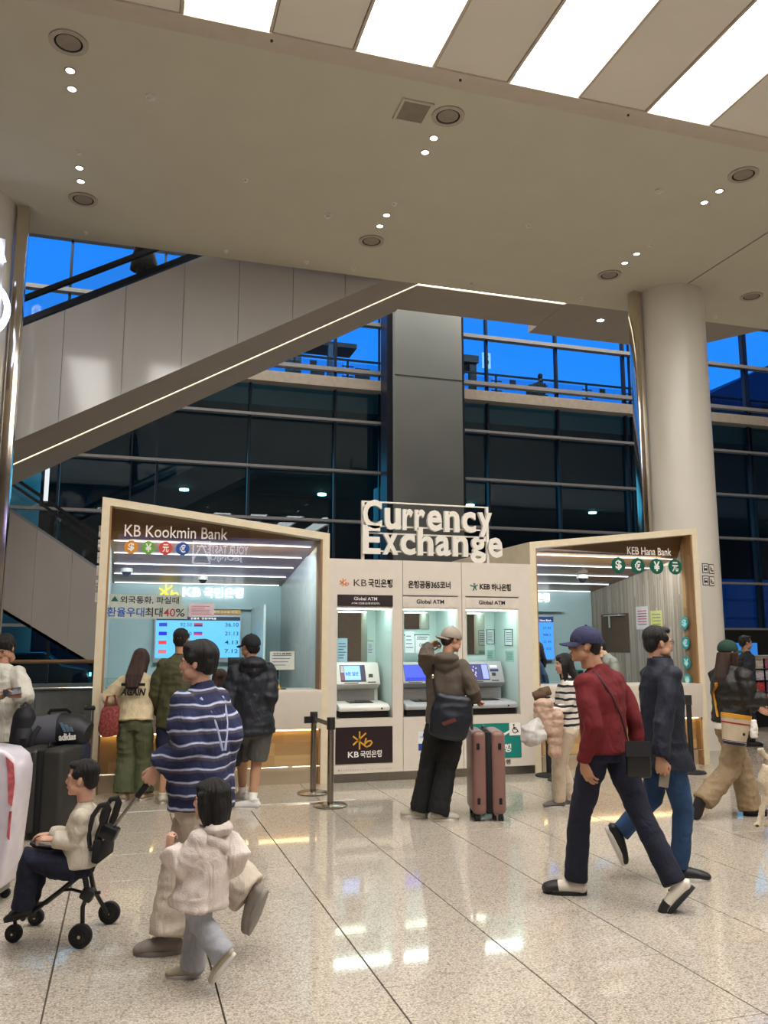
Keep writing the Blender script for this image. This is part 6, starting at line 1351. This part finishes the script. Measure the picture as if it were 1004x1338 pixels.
# 16 rider on the escalator, 17 outside, 18 far right
p = Person('dark figure in a long coat riding the escalator, head hidden by the ceiling', 13.6, 1.72, (186, 262), (187, 276), (188, 326), 0, {1: dict(a=(183, 396), flat=False, t=(190, 402), off=0), -1: dict(a=(193, 394), flat=False, t=(200, 399), off=.1)}, {1: dict(w=(192, 326), off=-.2), -1: dict(w=(192, 324), off=.2)}, skin='8a6a58')
p.top(fabric('coat_black', '0d0e12'), 'coat', hem=.36, w=(.17, .16), hemw=(.20, .24)); p.trousers(fabric('rider_trousers', '101116')); p.shoes(M_black, M_sole_k, .27); p.hair('short')
p = Person('silhouetted person with a backpack leaning on the railing of the road outside', 27, 1.7, (706, 493), (705, 500), (704, 527), 90, {1: dict(a=(706, 559), flat=False, t=(707, 561)), -1: dict(a=(702, 559), flat=False, t=(702, 561))}, {1: dict(w=(710, 515), off=.2), -1: dict(w=(698, 515), off=.2)}, skin='6a5448')
p.top(fabric('outside_dark', '1c2434'), 'jacket'); p.trousers(fabric('outside_trousers', '161a24')); p.hair('short'); soft_pack('dark backpack on the person at the outside railing', ad_(696, 512, 26.7), .42, .5, .3, fabric('outside_dark', '1c2434'), 0, straps_=False)
p = Person('dark-clothed person standing far behind the green-capped woman', 13.5, 1.68, (975, 840), (976, 853), (976, 905), 0, {1: dict(a=(972, 968)), -1: dict(a=(981, 968))}, {1: dict(w=(984, 900), off=-.2), -1: dict(w=(984, 900), off=.2)}, skin='a67c64')
p.top(fabric('far_dark', '20242c'), 'jacket'); p.trousers(fabric('far_trousers', '1a1c22')); p.shoes(M_black, M_sole_k, .27); p.hair('short')
# ------------------------------------------------------------------ luggage at the left
M_nyl = mat('nylon_black', '14141a', .6); M_nyg = mat('nylon_grey', '55565e', .65)
soft_pack('black backpack hanging beside the man in the white sweatshirt', ad_(31, 956, 7.55), .21, .44, .2, mat('pack_navyblack', '0f1019', .7), .1)
g = az(24, 1079); suitcase('tall slim dark suitcase below the black backpack', g + FH * .1, .16, .4, .80, -PSI, mat('case_charcoal', '2b2b2e', .5), corner=.03, studs=False)
g = az(62, 1096); suitcase('big dark grey suitcase under the sports bag', g + FH * .16 - RT * .05, .40, .55, .73, -PSI - .05, mat('case_dark', '2c2b29', .55), corner=.04, studs=False)
c = ad_(84, 1035, 7.5); t = thing('garment', 'dark navy jacket draped down the front of the big suitcase', 'jacket', c); b = MB().tube([ad_(78, 985, 7.52), ad_(80, 1010, 7.5), ad_(82, 1040, 7.5), ad_(80, 1062, 7.52)], [(.19, .05), (.2, .05), (.17, .05), (.12, .03)], 20, side=RT); put('body', b, fabric('garment_navy', '0e1122', .8), t, .012, 2, .02, 9)
# sports bag
c = ad_(78, 958, 7.62); R = Matrix.Translation(c) @ Matrix.Rotation(-PSI, 4, 'Z') @ Matrix.Rotation(-.06, 4, 'Y'); t = thing('sports_bag', 'black and grey sports duffel bag with white print on top of the big suitcase', 'bag', (c.x, c.y, c.z - .16))
X1 = Vector((0, 1, 0))
b = MB().tube([(-.255, 0, -.01), (-.235, 0, 0), (0.02, 0, .01)], [(.10, .10), (.135, .15), (.15, .165)], 24, side=X1).xf(R); b.build('end_panel_grey', M_nyg, t, smooth=True)
b = MB().tube([(.02, 0, .01), (.18, 0, 0), (.245, 0, -.03), (.262, 0, -.035)], [(.152, .168), (.145, .15), (.11, .11), (.07, .07)], 24, side=X1).xf(R); b.build('end_panel_black', mat('duffel_black', '14161c', .55), t, smooth=True)
straps('strap', [R @ Vector(q) for q in ((-.12, -.14, .08), (-.17, -.18, .0), (-.18, -.18, -.1), (-.2, -.15, -.24), (-.27, -.08, -.32), (-.3, -.02, -.2))], .02, M_rub, t); straps('handle', [R @ Vector(q) for q in ((-.1, 0, .17), (-.08, 0, .2), (.06, 0, .2), (.1, 0, .17))], .016, M_rub, t)
text('lettering', 'adidas', R @ Vector((.06, -.172, -.05)), R.to_3x3() @ Vector((.145, 0, 0)), R.to_3x3() @ Vector((0, 0, .06)), M_text_w, t, .008, bold=.03)
for k in range(3):
    x = .10 + .03 * k; MB().prism([R @ Vector(q) for q in ((x, -.16, .02 + 0 * k), (x + .022, -.16, .02), (x - .005 - .01 * (2 - k) + .01, -.155, .06 + .022 * (2 - k)), (x - .03 - .01 * (2 - k) + .01, -.155, .06 + .022 * (2 - k)))], R.to_3x3() @ Vector((0, -.008, 0))).build('stripe_mark', mat('stripe_blue', '5c7088', .5), t)
c = ad_(102, 985, 7.62); R = Matrix.Translation(c) @ Matrix.Rotation(-PSI, 4, 'Z'); t = thing('gym_bag', 'navy bag with white and red stripes under the sports duffel', 'bag', (c.x, c.y, c.z - .1))
MB().box(-.12, .09, -.1, .1, -.13, .1).xf(R).build('body', mat('bag_navy', '121830', .6), t, .04); MB().prism([(-.10, -.106, .06), (-.04, -.106, .06), (0, -.106, -.1), (-.06, -.106, -.1)], (0, .004, 0)).xf(R).build('white_stripe', M_text_w, t); MB().prism([(-.03, -.106, .06), (.06, -.106, .06), (.07, -.106, -.1), (.01, -.106, -.1)], (0, .004, 0)).xf(R).build('red_stripe', mat('bag_red2', 'a81c2c', .6), t)
t = thing('luggage_cart', 'steel luggage cart handle beside the sports bag', 'cart', az(112, 1075)); g0 = ad_(111, 940, 8.35); g0.z = 0
for s_ in (0, .075): MB().tube([g0 + RT * s_ + ZUP * .05, g0 + RT * s_ + ZUP * 1.0], [.012, .012], 10).build('upright', M_steel, t, smooth=True)
MB().tube([g0 - RT * .01 + ZUP * .97, g0 + RT * .09 + ZUP * .97], [.02, .02], 10).build('grip', M_rub, t, smooth=True); MB().box(-.1, .04, -.05, .25, .06, .09).xf(Matrix.Translation(g0) @ Matrix.Rotation(-PSI, 4, 'Z')).build('deck', M_steel, t); MB().cyl(g0 + RT * .02 + ZUP * .05, .05, .03, 16, RT).build('wheel', M_rub, t)
# white case at the left edge, near
g = ad_(-45, 1140, 5.55); R = Matrix.Translation((g.x, g.y, 0)) @ Matrix.Rotation(-PSI, 4, 'Z'); t = thing('suitcase', 'glossy white suitcase with red printed band cut by the left frame edge', 'suitcase', (g.x, g.y, 0))
b = MB(); P = []; W_ = .34
out = [(-.34, .1), (.28, .1), (.305, .3), (.335, .72), (.335, .82), (.31, .89), (.25, .935), (.15, .95), (-.2, .95), (-.34, .88)]
MB().prism([(a_, -.14, z_) for a_, z_ in out], (0, .28, 0)).xf(R).build('shell', mat('shell_white', 'd4ccd4', .18, coat=.5), t, .03, seg=3)
MB().prism([(.265, -.144, .9), (.318, -.144, .855), (.333, -.144, .74), (.325, -.144, .6), (.30, -.144, .62), (.285, -.144, .8)], (0, .006, 0)).xf(R).build('red_print', mat('print_pinkred', 'cf6a70', .4, noise_amt=.25, scale=25), t)
MB().prism([(.325, -.144, .57), (.322, -.144, .4), (.305, -.144, .42), (.31, -.144, .57)], (0, .006, 0)).xf(R).build('red_print', mat('print_pinkred', 'cf6a70', .4, noise_amt=.25, scale=25), t)
MB().box(-.3, .24, -.11, .11, .055, .1).xf(R).build('base', M_sole_g, t, .01)
for sx in (-.27, .22):
    for sy in (-.09, .09): MB().cyl((sx, sy - .012, .03), .03, .024, 16, (0, 1, 0)).xf(R).build('wheel', M_rub, t)
# ------------------------------------------------------------------ dog at the right edge
D0 = 7.3
def Dg(x, y, off=0): return ad_(x, y, D0 + off)
b = MB()
b.tube([Dg(1003, 1000), Dg(1020, 997), Dg(1055, 996), Dg(1085, 990), Dg(1098, 975), Dg(1106, 955)], [.07, .10, .105, .10, .06, .05], 20); b.ell(Dg(1112, 945), (.07, .06, .06)); b.tube([Dg(1114, 946), Dg(1128, 950)], [.035, .025], 12); b.ell(Dg(1105, 953, -.05), (.025, .02, .05)); b.ell(Dg(1105, 953, .05), (.025, .02, .05))
for off, dx in ((-.08, 0), (.07, 12)):
    b.tube([Dg(1008 + dx, 1004, off), Dg(1000 + dx, 1022, off), Dg(1003 + dx, 1038, off), Dg(997 + dx, 1056, off), Dg(993 + dx, 1071, off), Dg(992 + dx, 1076, off)], [.075, .06, .038, .022, .02, .024], 12); b.ell(Dg(990 + dx, 1078, off), (.03, .024, .018), rot=Matrix.Rotation(-PSI, 3, 'Z'))
    b.tube([Dg(1085 + dx, 1004, off), Dg(1084 + dx, 1035, off), Dg(1085 + dx, 1074, off)], [.055, .03, .022], 12); b.ell(Dg(1083 + dx, 1077, off), (.03, .024, .018))
b.tube([Dg(1004, 992), Dg(997, 985), Dg(994, 978)], [.022, .02, .03], 10)
base = Dg(1040, 1080); base.z = 0
me = remesh(b, .011, 2, .010, 34, 2); me.transform(Matrix.Translation(-base)); me.update(); o = link('dog', me, mat('dog_fur', 'cfc0a6', .95, bump=.8, bscale=120), smooth=True); o.location = base; tag(o, 'cream curly-coated dog at the right frame edge, mostly out of frame', 'dog')
MB().ell(Dg(1130, 949), (.014, .012, .012)).build('nose', M_black, o); MB().ell(Dg(1116, 940, -.05), (.009, .009, .009)).build('eye', M_black, o); MB().ell(Dg(990, 1079, -.105), (.014, .01, .01)).build('claws', M_black, o)
t = thing('leash', 'dusty pink leash running up from the dog at the right edge', 'leash', Dg(1004, 940)); straps('band', [Dg(1098, 962, -.08), Dg(1030, 950, -.1), Dg(1003, 930, -.1)], .012, mat('leash_pink', '96505c', .7), t)

bpy.data.scenes.remove(_S2)
